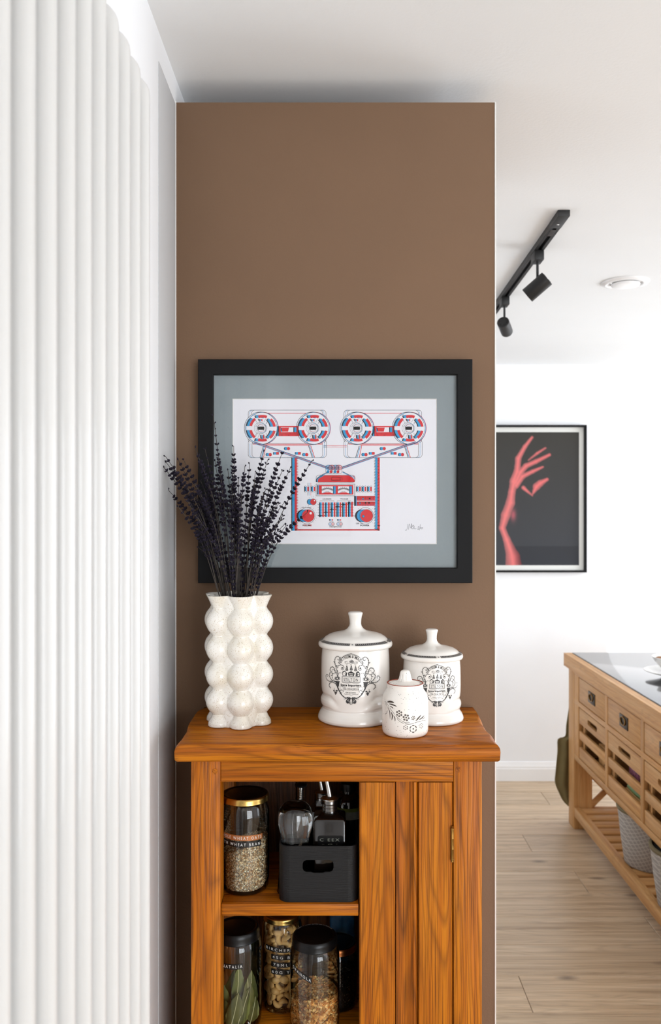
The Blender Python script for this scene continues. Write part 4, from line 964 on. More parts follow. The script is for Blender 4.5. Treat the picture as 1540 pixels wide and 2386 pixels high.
def hand_at(x, y):
    best = 0.; K_ = .16
    for (p, ra, q, rb) in caps:
        dx_, dy_ = q[0]-p[0], q[1]-p[1]; t = max(0, min(1, ((x-p[0])*dx_+(y-p[1])*dy_)/(dx_*dx_+dy_*dy_+1e-9)))
        r_ = ra+(rb-ra)*t; d = (r_-math.hypot(x-p[0]-dx_*t, y-p[1]-dy_*t)); best += math.exp(min(60, min(d/r_, d/22)/K_))
    return K_*math.log(best) if best > 1e-9 else -3
g = G(); st = 1.5; nx_ = int((1349-1090)/st); nz_ = int((1317-1007)/st); vs = []; cols = []
for j in range(nz_+1):
    for i in range(nx_+1):
        px, py = 1349-(nx_-i)*st, 1007+j*310/nz_; x, y = (px-1140)*5.923, (py-960)*5.923; vs.append(P(px, py, YI)); h = hand_at(x, y)
        t = max(0, min(1, (y-250)/1850)); bg = [58+2*t, 56+6*t, 52+15*t]
        if 1850 < y and x > 250: bg = [v-10 for v in bg]
        sh = .62+.38*max(0, min(1, h*1.1)); edge = max(0, min(1, h*9+.35)); 
        side = max(0, min(1, 1-(x-250)/2600)); base = [212*sh+6, 74+44*sh*side-34*(1-sh), 76+40*sh*side-32*(1-sh)]
        if y > 1650: k = max(0, min(1, (x-260-(y-1650)*.16)/150)); base = [base[0]*(1-.4*k), base[1]*(1-.55*k), base[2]*(1-.5*k)]
        c = [bg[q]+(base[q]-bg[q])*edge for q in range(3)]; f = math.exp(-((x-330)/38)**2-((y-1420)/80)**2)*.7; c = [c[q]+((210, 100, 110)[q]-c[q])*f*(1-edge) for q in range(3)]
        cols.append(lin([max(0, min(255, v)) for v in c]))
me = bpy.data.meshes.new('photograph'); W_ = nx_+1
me.from_pydata([tuple(Vector(v)-Vector(ORG[hp.name])) for v in vs], [], [(j*W_+i, j*W_+i+1, (j+1)*W_+i+1, (j+1)*W_+i) for j in range(nz_) for i in range(nx_)])
ca = me.color_attributes.new('Col', 'FLOAT_COLOR', 'POINT'); ca.data.foreach_set('color', [c for q in cols for c in q]); me.materials.append(MATS['photo_print'])
ph = bpy.data.objects.new('photograph', me); C.objects.link(ph); ph.parent = hp; ORG[ph.name] = ORG[hp.name]; g.bm.free()
mat('photo_dark', (58, 58, 56), .6)
g = G(); a, b = P(968, 1007, YI), P(1349, 1317, YI); g.box(a.x, b.x, YI+.0002, YI+.0012, b.z, a.z); g.build('photograph_paper', 'photo_dark', hp, smooth=False)
# small picture on the wall behind the camera (seen only as a reflection)
bp_ = thing('framed_picture', (-.05, YB, 1.45), 'dark framed pale picture on the wall behind the camera', 'picture')
g = G(); g.box(-.25, .12, YB+.001, YB+.02, 1.45, 1.47, .002); g.box(-.25, .12, YB+.001, YB+.02, 1.93, 1.95, .002); g.box(-.25, -.23, YB+.001, YB+.02, 1.47, 1.93, .002); g.box(.10, .12, YB+.001, YB+.02, 1.47, 1.93, .002); g.build('frame', 'black_frame', bp_)
g = G(); g.box(-.23, .10, YB+.001, YB+.008, 1.47, 1.93); g.build('picture', 'mat_white', bp_)
# ---------------------------------------------------------------- jars and boxes in the cabinet
r3 = random.Random(5)
def wrap_label(par, cx, cy, r, body, px, py, wpx, d, hpx, tm='tape_black', slope=0, name='label_tape', align=None):
    """embossed label tape wrapped on a jar; px,py = centre, sizes in photo pixels at distance d"""
    k = d/F; X = (px-CX)*k; th = math.asin(max(-.98, min(.98, (X-cx)/r))); u0 = th*r; z0 = EH-(py-CY)*k; w, h = wpx*k, hpx*k
    f = lambda u, v, l: Vector((cx+(r+.0004+l)*math.sin(u/r), cy-(r+.0004+l)*math.cos(u/r), v+slope*(u-u0)))
    g = G(); n = 22; us = [u0-w/2+w*i/n for i in range(n+1)]
    vs = [f(u, z0+s_*h/2, l) for l in (0, .0003) for s_ in (-1, 1) for u in us]; m = n+1
    fs = []
    for i in range(n): fs += [(2*m+i, 2*m+i+1, 3*m+i+1, 3*m+i), (i+1, i, m+i, m+i+1), (i, i+1, 2*m+i+1, 2*m+i), (m+i+1, m+i, 3*m+i, 3*m+i+1)]
    fs += [(0, 2*m, 3*m, m), (n, m+n, 3*m+n, 2*m+n)]; g.add(vs, fs); o = g.build(name, tm, par, sharp=60)
    ink = Ink(lambda u, v, l: f(u, v, .0003+l), dl=.00012); vs_, ts, tw = text_tris(body, h*.56/.72, .0, 1.55); kk = min(1.25, (w*.94)/tw)
    ink._a([(u0-tw*kk/2+x*kk, z0-h*.28+y) for x, y in vs_], ts, 0); ink.build('embossed_letters', 'tape_letters', o); return o
def jar_thing(name, cx, cy, z0, r, h, lr, lidh, lidm, label, group=None, neck=.018, rim=None, lidname='lid', ring=None):
    t = thing(name, (cx, cy, z0), label, 'jar', group); w = .0022; g = G()
    prof = [(0, .0015), (r*.80, .001), (r*.86, .0), (r*.93, .002), (r*.985, .008), (r, .016), (r, h*.5), (r, h-neck-.012), (r*.985, h-neck-.004), (r*.94, h-neck+.002), (lr*.96, h-neck+.009), (lr*.93, h-.010), (lr*.95, h-.006), (lr*.93, h)]
    inn = [(lr*.93-w, h), (lr*.93-w, h-neck+.006), (r-w, h-neck-.012), (r-w, .016), (r*.9, .006), (0, .005)]
    g.lathe(cx, cy, [(a, b+z0) for a, b in prof], 64); g.build('glass_body', 'jar_glass', t, sharp=60)
    zl = z0+h-lidh*.75; g = G(); q = [(lr*.96, 0), (lr*1.03, 0), (lr*1.045, .0012), (lr*1.03, .0028), (lr*1.035, lidh*.55), (lr*1.02, lidh*.82), (lr*.97, lidh*.97), (lr*.90, lidh), (lr*.86, lidh*.93), (lr*.80, lidh*.90), (lr*.74, lidh*.93), (0, lidh*.93)]
    def lug(a, rr, zz): return rr*(1+.006*max(0, math.cos(a*6))**4) if rr > lr*1.02 else rr
    g.lathe(cx, cy, [(a, b+zl) for a, b in q], 72, rf=lug); ld = g.build(lidname, lidm if not ring else 'lid_black', t, sharp=40)
    if ring:
        g = G(); g.lathe(cx, cy, [(lr*1.036, zl-.0002), (lr*1.055, zl+.0008), (lr*1.045, zl+.003), (lr*1.042, zl+lidh*.5), (lr*1.030, zl+lidh*.80), (lr*.985, zl+lidh*.955), (lr*.98, zl+lidh*.9), (lr*1.02, zl+lidh*.7)], 72, closed=True); g.build('lid_rim', ring, ld, sharp=40)
    return t, ld, zl+lidh
def flakes(name, par, cx, cy, r, z0, zf, N_, size, pal, thick=.25, fill=.9, top=None):
    """a jar's worth of flakes: only the outer layers carry geometry"""
    g = G(); core = r-.004
    def zt(x, y): return zf+(top(x, y) if top else 0)
    prof = [(0, z0+.001), (core*.9, z0+.001), (core, z0+.006), (core, zf-.004), (core*.6, zf-.001), (0, zf-.001)]
    g.lathe(cx, cy, prof, 28, rf=lambda a, rr, zz: (rr, zz) if zz < zf-.005 else (rr, zt(cx+rr*math.sin(a), cy-rr*math.cos(a))-.003), col=lin([v*.6 for v in pal[0]]))
    for i in range(N_):
        if r3.random() < .72:
            a = r3.uniform(-PI/2-.5, PI/2+.5); rr = r-.0012-r3.random()**1.5*.0042; x, y_ = cx+rr*math.sin(a), cy-rr*math.cos(a); zz = r3.uniform(z0+.0025, zt(x, y_)); k = min(1, .86+.14*(zz-z0)/.012); x = cx+(x-cx)*k; y_ = cy+(y_-cy)*k
            n = Vector((x-cx, y_-cy, 0)).normalized()+Vector([r3.uniform(-.8, .8) for _ in range(3)])
        else:
            a = r3.uniform(0, 2*PI); rr = (r-.003)*math.sqrt(r3.random()); x, y_ = cx+rr*math.sin(a), cy-rr*math.cos(a); zz = zt(x, y_)+r3.uniform(-.002, .002); n = Vector((0, 0, 1))+Vector([r3.uniform(-.7, .7) for _ in range(3)])
        n.normalize(); u = n.orthogonal().normalized(); u = Matrix.Rotation(r3.uniform(0, 6.28), 3, n) @ u; v = n.cross(u); s_ = size*r3.uniform(.6, 1.25); c = Vector((x, y_, zz))
        b = r3.choice(pal); f = r3.uniform(.75, 1.15); col = lin([min(255, q*f) for q in b]); A = .5*s_; B = .34*s_; T = s_*thick*.5
        vs = [c+u*A, c+u*A*.3+v*B, c-u*A*.7+v*B*.8, c-u*A, c-u*A*.3-v*B, c+u*A*.7-v*B*.8, c+n*T, c-n*T]
        g.add(vs, [(i2, (i2+1) % 6, 6) for i2 in range(6)]+[((i2+1) % 6, i2, 7) for i2 in range(6)], 0, col)
    o = g.build(name, 'flakes', par, sharp=20, fix=False); o['kind'] = 'stuff'; return o
OATS = [(244, 222, 184), (228, 200, 156), (250, 238, 212), (204, 164, 116), (238, 210, 168), (176, 132, 88)]
GRAN = [(232, 176, 104), (208, 144, 72), (246, 204, 138), (176, 112, 52), (224, 164, 90)]
SEED = [(40, 36, 34), (66, 60, 56), (120, 112, 104), (28, 26, 26), (50, 44, 40)]
# upper shelf: oat jar
t, ld, _ = jar_thing('oat_jar', -.1610, 1.555, .957, .0440, .168, .0415, .0115, 'lid_black', 'tall glass jar of pale oat flakes with gold-rimmed black lid, upper shelf', neck=.020, ring='gold')
wrap_label(t, -.1610, 1.555, .0440, 'WHOLE WHEAT OATS', 556, 1952, 118, 1.513, 12.5, 'tape_copper', slope=-.03)
wrap_label(t, -.1610, 1.555, .0440, 'WITH WHEAT BRAN', 554, 1967, 114, 1.513, 12.5, 'tape_black', slope=-.03)
flakes('oat_flakes', t, -.1610, 1.555, .0413, .961, 1.038, 8500, .0033, OATS, top=lambda x, y: (x+.161)*.36)['label'] = 'pale oat flakes'
# black caddy
CXX, CYY0, CYY1 = (P(649, 0, 1.492).x, 1.492, 1.640); cx1 = P(836, 0, 1.492).x; ZC0, ZC1 = .9572, EH-(1972-CY)/F*1.492
cad = thing('black_caddy', ((CXX+cx1)/2, 1.56, ZC0), 'black ribbed plastic caddy with slot handle holding bottles, upper shelf', 'caddy')
RR, TH = .019, .0028; g = G()
hx0, hx1, hz0, hz1 = P(705, 0, 1.492).x, P(777, 0, 1.492).x, EH-(2032-CY)/F*1.492, EH-(2004-CY)/F*1.492
hole = [(hx0+.006, hz0)]+[((hx0+hx1)/2-.013, hz0), ((hx0+hx1)/2-.008, hz0-.0018), ((hx0+hx1)/2+.008, hz0-.0018), ((hx0+hx1)/2+.013, hz0)]+[(hx1-.006, hz0), (hx1-.002, hz0+.002), (hx1, hz0+.006), (hx1, hz1-.006), (hx1-.002, hz1-.002), (hx1-.006, hz1), (hx0+.006, hz1), (hx0+.002, hz1-.002), (hx0, hz1-.006), (hx0, hz0+.006), (hx0+.002, hz0+.002)]
g.plate([(CXX+RR, ZC0), (cx1-RR, ZC0), (cx1-RR, ZC1), (CXX+RR, ZC1)], [hole], lambda u, v, t: (u, t, v), CYY0, CYY0+TH)
oc = rrect(CXX, CYY0, cx1, CYY1, RR, 8); ic = rrect(CXX+TH, CYY0+TH, cx1-TH, CYY1-TH, RR-TH, 8); n = len(oc)
# order starts at the +x,+y corner; the closing front side sits between corner 3 (-x,-y) and corner 4 (+x,-y)
fl = 3*9-1
vs = [(x, y_, z_) for z_ in (ZC0, ZC1) for x, y_ in oc]+[(x, y_, z_) for z_ in (ZC0, ZC1) for x, y_ in ic]; fs = []
for i in range(n):
    j = (i+1) % n
    if i == fl: continue
    fs += [(i, j, n+j, n+i), (2*n+j, 2*n+i, 3*n+i, 3*n+j), (n+i, n+j, 3*n+j, 3*n+i)]
fs += [tuple(range(n))[::-1]]; g.add(vs, fs)
vs = [(x, y_, ZC0+.003) for x, y_ in ic]; g.add(vs, [tuple(range(n))]); g.build('box_body', 'black_plastic', cad, sharp=50)
# glass vessel standing in the caddy
gx, gy, gz = P(688, 0, 1.535).x, 1.535, .9605
gt = thing('glass_carafe', (gx, gy, gz), 'clear egg-shaped thick glass vessel standing in the black caddy', 'glass')
k = 1.535/F; Z = lambda py: EH-(py-CY)*k; gp = [(0, gz), (.030, gz), (.032, gz+.004), (.0275, Z(2010)), (.0238, Z(1968)), (.0242, Z(1958)), (.0262, Z(1944)), (.0298, Z(1925)), (.0312, Z(1908)), (.0302, Z(1893)), (.0268, Z(1881)), (.0205, Z(1872)), (.0120, Z(1867)), (.005, Z(1865.5)), (0, Z(1865))]
gp2 = [(0, gz+.003), (.0230, gz+.004), (.0205, Z(1975)), (.0212, Z(1950)), (.0222, Z(1930)), (.0218, Z(1905)), (.0190, Z(1888)), (.0110, Z(1880)), (0, Z(1877))]
m, nt, b = newmat('solid_glass'); b.inputs['Transmission Weight'].default_value = 1; b.inputs['Roughness'].default_value = .01; b.inputs['IOR'].default_value = 1.45; b.inputs['Base Color'].default_value = (.97, .98, .98, 1)
g = G(); g.lathe(gx, gy, [(q.x, q.y) for q in crom(gp[:], 3)], 64); go = g; g.lathe(gx, gy, [(q.x, q.y) for q in crom(gp2, 3)], 64); g.build('glass_body', 'solid_glass', gt, sharp=60)
# ridged stopper of a bottle behind it
def bottle_sq(name, label, px0, px1, d, ytop, depth, spout=True, letters=False):
    x0, x1 = P(px0, 0, d).x, P(px1, 0, d).x; y0 = d; y1 = d+depth; xc, yc = (x0+x1)/2, (y0+y1)/2; zt_ = EH-(ytop-CY)/F*d; t = thing(name, (xc, yc, .9605), label, 'bottle'); g = G()
    rings = [(0, .9605, .001), (0, .963, 0), (0, zt_, 0), (.002, zt_+.003, 0), ((x1-x0)/2-.014, zt_+.010, 0), ((x1-x0)/2-.0125, zt_+.020, 0)]; vs = []; n = 0
    for ins, z_, e in rings:
        kx = ins; ky = ins*(y1-y0)/(x1-x0); rr = max(.0035, min((x1-x0)/2-kx, (y1-y0)/2-ky)*(.12 if ins < .01 else .98)); q = rrect(x0+kx+e, y0+ky+e, x1-kx-e, y1-ky-e, rr, 5); n = len(q); vs += [(a, b, z_) for a, b in q]
    m = len(rings); g.add(vs, [(k_*n+i, k_*n+(i+1) % n, (k_+1)*n+(i+1) % n, (k_+1)*n+i) for k_ in range(m-1) for i in range(n)]+[tuple(range(n))[::-1], tuple(range((m-1)*n, m*n))]); g.build('bottle_body', 'dark_liquid', t, sharp=40)
    zn = zt_+.012; g = G(); rn = .0135
    g.lathe(xc, yc, [(0, zn), (rn*.9, zn), (rn, zn+.001), (rn, zn+.0055), (rn*1.04, zn+.006), (rn*1.04, zn+.0065), (rn, zn+.007), (rn, zn+.012), (rn*1.04, zn+.0125), (rn, zn+.013), (rn, zn+.018), (rn*.95, zn+.019), (0, zn+.019)], 36); g.build('collar', 'dark_steel', t)
    g = G(); g.lathe(xc, yc, [(rn*.8, zn+.0188), (rn*1.12, zn+.0195), (rn*1.15, zn+.022), (rn*1.0, zn+.0235), (rn*.5, zn+.0255), (0, zn+.026)], 36); g.build('pourer_cap', 'steel', t)
    if spout:
        g = G(); pts = crom([(xc, yc, zn+.022), (xc-.001, yc, zn+.030), (xc-.004, yc+.002, zn+.045), (xc-.008, yc+.004, min(1.165, zn+.066))], 5); g.tube(pts, [.0062-.0022*i/(len(pts)-1) for i in range(len(pts))], 18); g.build('pouring_spout', 'steel', t, sharp=60)
    if letters:
        ink = Ink(lambda u, v, l: P(u, v, y0)+Vector((0, -.0004-l, 0)), dl=.0002); ink.rect(740, 1947, 800, 1970, 1, 5); ink.lv = 2; ink.text('C EEX', 768, 1960, 7, 0, w=46, spacing=1.3); ink.text('- o :', 768, 1968, 4, 0, w=36); ink.build('printed_lettering', ['label_paper', 'lid_black'], t)
    return t
bottle_sq('oil_bottle', 'dark square oil bottle with steel pouring spout in front of the caddy', 731, 806, 1.512, 1915, .052, letters=True)
t = thing('stoppered_bottle', (P(701, 0, 1.60).x, 1.60, .9605), 'dark bottle with ridged metal neck behind the glass vessel', 'bottle')
x, y_, k = P(701, 0, 1.60).x, 1.60, 1.60/F; Z = lambda py: EH-(py-CY)*k
g = G(); g.lathe(x, y_, [(0, .9605), (.020, .9605), (.022, .963), (.022, Z(1930)), (.012, Z(1900)), (.009, Z(1895)), (0, Z(1895))], 32); g.build('bottle_body', 'dark_liquid', t)
pr = [(.005, Z(1898))]
for i in range(7): zz = Z(1870-i*5.0); pr += [(.0042, zz), (.0062, zz+.0012), (.0062, zz+.0024), (.0042, zz+.0034)]
g = G(); g.lathe(x, y_, pr+[(.004, Z(1838)), (.0062, Z(1836)), (.0062, Z(1833)), (.004, Z(1832))], 28); g.build('ridged_neck', 'steel', t)
g = G(); g.lathe(x, y_, [(0, Z(1835)), (.006, Z(1834)), (.0110, Z(1831)), (.0118, Z(1829)), (.0108, Z(1827)), (.004, Z(1825.5)), (0, Z(1825))], 32); g.build('stopper_disc', 'lid_black', t)
bottle_sq('oil_bottle', 'smaller dark square bottle with steel cap half hidden behind the spouted one', 722, 778, 1.605, 1895, .045, spout=True)
t = thing('sauce_bottle', (P(812, 0, 1.64).x, 1.64, .9605), 'dark round bottle with green and white label at the back right', 'bottle')
x, y_, k = P(812, 0, 1.64).x, 1.64, 1.64/F; Z = lambda py: EH-(py-CY)*k
g = G(); g.lathe(x, y_, [(0, .9605), (.024, .9605), (.026, .964), (.026, Z(1868)), (.022, Z(1856)), (.013, Z(1846)), (.012, Z(1838)), (0, Z(1838))], 36); g.build('bottle_body', 'dark_liquid', t)
g = G(); g.lathe(x, y_, [(0, Z(1840)), (.0150, Z(1840)), (.0152, Z(1825)), (.0145, Z(1823)), (0, Z(1822))], 36); g.build('cap', 'lid_black', t)
for (za, zb, mm, nm_) in ((1900, 1882, 'label_paper', 'label'), (1882, 1874, 'label_green', 'label_band')):
    g = G(); aa = [-1.0+i*2.4/20 for i in range(21)]; g.add([(x+.0263*math.sin(a), y_-.0263*math.cos(a), z_) for z_ in (Z(za), Z(zb)) for a in aa], [(i, i+1, 22+i, 21+i) for i in range(20)]); g.build(nm_, mm, t)
# ---- lower shelf
ZL = .708
bt, ld, _ = jar_thing('bay_leaf_jar', -.1760, 1.562, ZL, .0445, .170, .0395, .019, 'lid_black', 'glass jar of dried green bay leaves with plain black lid', neck=.018)
wrap_label(bt, -.1760, 1.562, .0445, 'NATALIA', 541, 2251, 50, 1.520, 12.5, slope=0)
mat('bay_green', (98, 104, 44), .7, var=.25, vs=30)
mat('bay_olive', (92, 92, 40), .7, var=.25, vs=30)
def bay(base, tip, w, nrm, m):
    b, t_ = Vector(base), Vector(tip); ax = t_-b; L_ = ax.length; ax.normalize(); n = Vector(nrm); n = (n-ax*n.dot(ax)).normalized(); sd = ax.cross(n); g = G(); vs = []; M = 12
    tw = r3.uniform(-.5, .5)
    for i in range(M+1):
        t = i/M; ww = w*math.sin(PI*t**.85)**.75*(1+.06*math.sin(i*2.7)) if 0 < i < M else .0004; c = b+ax*L_*t+n*.006*math.sin(PI*t); s2 = (Matrix.Rotation(tw*(t-.5), 3, ax) @ sd)
        for q in (-1, -.5, 0, .5, 1): vs.append(c+s2*ww*q+n*(.002*abs(q)**1.5*(1+.5*math.sin(i*1.9))+.0006*math.sin(i*2+q*3)))
    fs = [(i*5+j, i*5+j+1, (i+1)*5+j+1, (i+1)*5+j) for i in range(M) for j in range(4)]; g.add(vs, fs); lf = thing('bay_leaf', tuple(b), 'dried bay leaf standing inside the jar with black lid', 'leaf', 'bay leaves in the jar')
    bl = g.build('leaf_blade', m, lf, sharp=80, fix=False)
    s_ = bl.modifiers.new('thickness', 'SOLIDIFY'); s_.thickness = .0004
    g = G(); g.tube([b+ax*L_*i/8+n*(.006*math.sin(PI*i/8)+.0004) for i in range(-1, 9)], [.0010-.00006*i for i in range(10)], 5); g.build('midrib', 'leek_pale', lf)
bl_ = [((-.185, 1.532, .715), (-.170, 1.528, .780), .015), ((-.200, 1.540, .720), (-.198, 1.530, .770), .013), ((-.165, 1.530, .722), (-.150, 1.535, .785), .013), ((-.158, 1.540, .735), (-.155, 1.540, .800), .012), ((-.178, 1.545, .750), (-.172, 1.545, .820), .012), ((-.195, 1.545, .735), (-.205, 1.548, .790), .011), ((-.150, 1.545, .718), (-.141, 1.548, .762), .011), ((-.172, 1.535, .712), (-.158, 1.530, .752), .012), ((-.190, 1.560, .72), (-.180, 1.57, .80), .014), ((-.165, 1.560, .72), (-.155, 1.57, .79), .014), ((-.205, 1.565, .715), (-.20, 1.57, .77), .013), ((-.15, 1.562, .73), (-.15, 1.565, .80), .012)]
BL = {0: 'bay leaf at the front centre of the jar, pointing straight up', 1: 'bay leaf half hidden by the cabinet post, at the jar left side', 2: 'bay leaf leaning right at the front of the jar', 4: 'bay leaf whose tip stands highest, just under the name label', 6: 'small bay leaf low at the right side of the jar', 7: 'lowest bay leaf, lying across the bottom front of the jar'}
for i, (a, b, w) in enumerate(bl_):
    bay(a, b, w, (r3.uniform(-.6, .6), -1, r3.uniform(-.2, .2)), 'bay_green' if i % 3 else 'bay_olive')
    if i in BL: lf_ = [o for o in C.objects if o.name.startswith('bay_leaf') and o.type == 'EMPTY' and o.get('category') == 'leaf'][-1]; lf_['label'] = BL[i]; del lf_['group']
# cashews
cx_, cy_ = P(657, 0, 1.617).x, 1.617
ct, ld, _ = jar_thing('cashew_jar', cx_, cy_, ZL, .0380, .172, .0335, .011, 'gold', 'glass jar full of cashew nuts with gold lid and four black labels', neck=.016)
for b, px, py, w in (('BIRCHER', 646, 2213, 62), ('45G B', 655, 2231, 48), ('70ML', 654, 2248, 46), ('60G Y', 654, 2265, 46)): wrap_label(ct, cx_, cy_, .0380, b, px, py, w, 1.580, 11.5, slope=-.06)
mat('cashew', (246, 198, 126), .5, var=.16, vs=60, bump=.2, bs=200)
def cashew_mesh():
    g = G(); pts = []; rs = []
    for i in range(9): t = i/8; a = -1.15+2.3*t; pts.append((.0098*math.sin(a), 0, .0098*math.cos(a)-.006)); rs.append(max(.0012, .0062*math.sin(PI*min(.96, max(.04, t)))**.5*(1.08-.2*t)))
    g.tube(pts, rs, 9, flat=.85); return g
cn0 = None
for lay in range(13):
    zz = ZL+.016+lay*.0108
    for q in range(8):
        if q >= 6 and lay % 2: continue
        a = -1.5+q*.56+(lay % 2)*.28+r3.uniform(-.12, .12) if q < 6 else 2.4+(q-6)*1.3; rr = .0252 if zz < ZL+.140 else .0215
        if cn0 is None: o = cashew_mesh().build('cashew', 'cashew', None, sharp=80); cn0 = o
        else: o = cn0.copy(); C.objects.link(o)
        o.location = (cx_+rr*math.sin(a), cy_-rr*math.cos(a), zz); o.rotation_euler = (r3.uniform(-.5, .5)+PI/2*(r3.random() < .35), r3.uniform(0, 6.28), a+r3.uniform(-.5, .5)); o.scale = (r3.uniform(.85, 1.08),)*3
        tag(o, 'pale curved cashew nut among many in the gold-lidded jar', 'nut', 'cashews in the gold-lidded jar')
for lay in range(7):
    o = cn0.copy(); C.objects.link(o); o.location = (cx_+r3.uniform(-.008, .008), cy_+r3.uniform(-.008, .008), ZL+.02+lay*.02); o.rotation_euler = (r3.uniform(0, 6), r3.uniform(0, 6), 0)
# granola
gt_, ld, zt_ = jar_thing('granola_jar', P(733, 0, 1.541).x, 1.541, ZL, .0445, .166, .0392, .017, 'lid_black', 'glass jar of golden granola with black lettered lid, in front of others', neck=.018)
gx_, gy_ = P(733, 0, 1.541).x, 1.541
wrap_label(gt_, gx_, gy_, .0445, 'GRANOLA', 701, 2270, 54, 1.503, 12.5, slope=-.42)
flakes('granola_flakes', gt_, gx_, gy_, .0420, ZL+.004, ZL+.068, 3200, .0078, GRAN, thick=.4, top=lambda x, y: (x-gx_)*.05+.004*math.cos((x-gx_)*60))['label'] = 'golden baked granola oats'
ink = Ink(lambda u, v, l: Vector((gx_+v*math.sin(u), gy_+v*math.cos(u), zt_+l)), dl=.00025); body = 'REJECT IF SAFETY BUTTON CAN BE DEPRESSED'; m = len(body)
for i, c in enumerate(body):
    a = -1.05+2.1*i/(m-1); 
    if c == ' ': continue
    vs_, ts, tw = text_tris(c, .0026, .02); ink._a([(a+(x-tw/2)/.0355, .0345+y) for x, y in vs_], ts, 0)
ink.build('lid_lettering', 'tape_letters', ld)
# seed jar at the back right
sx, sy = P(786, 0, 1.621).x, 1.621
st_, ld, _ = jar_thing('seed_jar', sx, sy, ZL, .0380, .114, .0350, .012, 'copper', 'short glass jar of dark seeds with copper lid behind the granola', neck=.014, ring='copper')
flakes('seeds', st_, sx, sy, .0350, ZL+.004, ZL+.062, 1500, .0024, SEED, thick=.7)['label'] = 'dark mixed seeds'
wrap_label(st_, sx, sy, .0380, 'SEEDS', 762, 2268, 40, 1.590, 11, slope=-.2)
bg = thing('blue_packet', (P(800, 0, 1.66).x, 1.672, ZL), 'crumpled blue plastic packet behind the copper-lidded jar', 'packet')
g = G(); x0 = P(768, 0, 1.67).x; x1 = P(826, 0, 1.67).x; vs = []; NX, NZ = 14, 16
for s_ in (-1, 1):
    for j in range(NZ+1):
        for i in range(NX+1):
            u, v = i/NX, j/NZ; th = .010*math.sin(PI*u)**.5*(1-v**3)+.0004; zz = ZL+.0005+v*(.905-ZL)*(1-.10*u*v); vs.append((x0+(x1-x0)*u, 1.684+s_*th+.003*noise.noise(Vector((u*6, v*9, s_))), zz+.004*v*noise.noise(Vector((u*7, 3, 1)))))
W1 = NX+1; H1 = W1*(NZ+1); fs = [(j*W1+i, j*W1+i+1, (j+1)*W1+i+1, (j+1)*W1+i) for j in range(NZ) for i in range(NX)]; fs += [tuple(H1+k_ for k_ in f[::-1]) for f in fs]
fs += [(j*W1, (j+1)*W1, H1+(j+1)*W1, H1+j*W1) for j in range(NZ)]+[(j*W1+NX, H1+j*W1+NX, H1+(j+1)*W1+NX, (j+1)*W1+NX) for j in range(NZ)]+[(NZ*W1+i, NZ*W1+i+1, H1+NZ*W1+i+1, H1+NZ*W1+i) for i in range(NX)]+[(i+1, i, H1+i, H1+i+1) for i in range(NX)]
g.add(vs, fs); g.build('packet_body', 'blue_bag', bg, sharp=80)
# ---------------------------------------------------------------- kitchen island
IX0, IX1, IY0, IY1 = 1.230, 1.95, 2.44, 4.50
isl = thing('kitchen_island', (1.59, 3.47, 0), 'pale wooden kitchen island with drawers, slatted crates and grey inset top', 'kitchen island')
TZ = .883; TX0, TX1, TY0, TY1 = 1.214, 1.966, 2.40, 4.535
g = G(); w = .040; w2 = .012
g.plate([(TX0, TY0), (TX1, TY0), (TX1, TY1), (TX0, TY1)], [[(TX0+w, TY0+w), (TX0+w, TY1-w2), (TX1-w, TY1-w2), (TX1-w, TY0+w)]], lambda u, v, t: (u, v, t), TZ-.066, TZ); g.build('top_frame', 'pine_y', isl, smooth=False)
g = G(); g.box(TX0+w+.0003, TX1-w-.0003, TY0+w+.0003, TY1-w2-.0003, TZ-.02, TZ+.0015); g.build('inset_edge', 'inset_edge', isl, smooth=False)
g = G(); g.box(TX0+w+.004, TX1-w-.004, TY0+w+.004, TY1-w2-.001, TZ+.0014, TZ+.003, .0006); g.build('glossy_inset', 'island_inset', isl)
for x in (IX0, IX1-.095):
    for y_ in (IY0, IY1-.10):
        g = G(); g.box(x, x+.095, y_, y_+.10, 0, TZ-.066, .004); g.build('leg', 'pine_z', isl)
# face frame: rails and stiles
def fr(name, y0, y1, z0, z1, m='pine_y', x0=IX0, x1=IX0+.022): g = G(); g.box(x0, x1, y0, y1, z0, z1, .0012); return g.build(name, m, isl)
YA = 4.322; BW, PT = .420, .454; NB = 4
for xf in (IX0+.001,):
    fr('top_rail', IY0+.1, IY1-.1, .797, TZ-.066, x0=xf, x1=xf+.022); fr('middle_rail', IY0+.1, IY1-.1, .648, .672, x0=xf, x1=xf+.022); fr('bottom_rail', IY0+.1, IY1-.1, .362, .389, x0=xf, x1=xf+.022)
    fr('stile', YA, IY1-.1, .389, .797, 'pine_z', xf+.0006, xf+.021)
    for k in range(1, NB): y1 = YA-k*PT+.0; fr('stile', y1, y1+PT-BW, .389, .797, 'pine_z', xf+.0006, xf+.021)
fr('back_panel', IY0+.1, IY1-.1, .362, TZ-.066, 'pine_y', IX1-.02, IX1-.002)
for y_ in (IY0+.004, IY1-.024): g = G(); g.box(IX0+.095, IX1-.095, y_, y_+.02, .362, TZ-.066, .001); g.build('end_panel', 'pine_x', isl)
g = G(); g.box(IX0+.023, IX1-.02, IY0+.024, IY1-.024, .362, .374); g.build('crate_floor', 'pine_y', isl)
g = G(); g.box(IX0+.023, IX1-.02, IY0+.024, IY1-.024, .650, .660); g.build('drawer_floor', 'pine_y', isl)
def hexa(o, ry, rz): return None
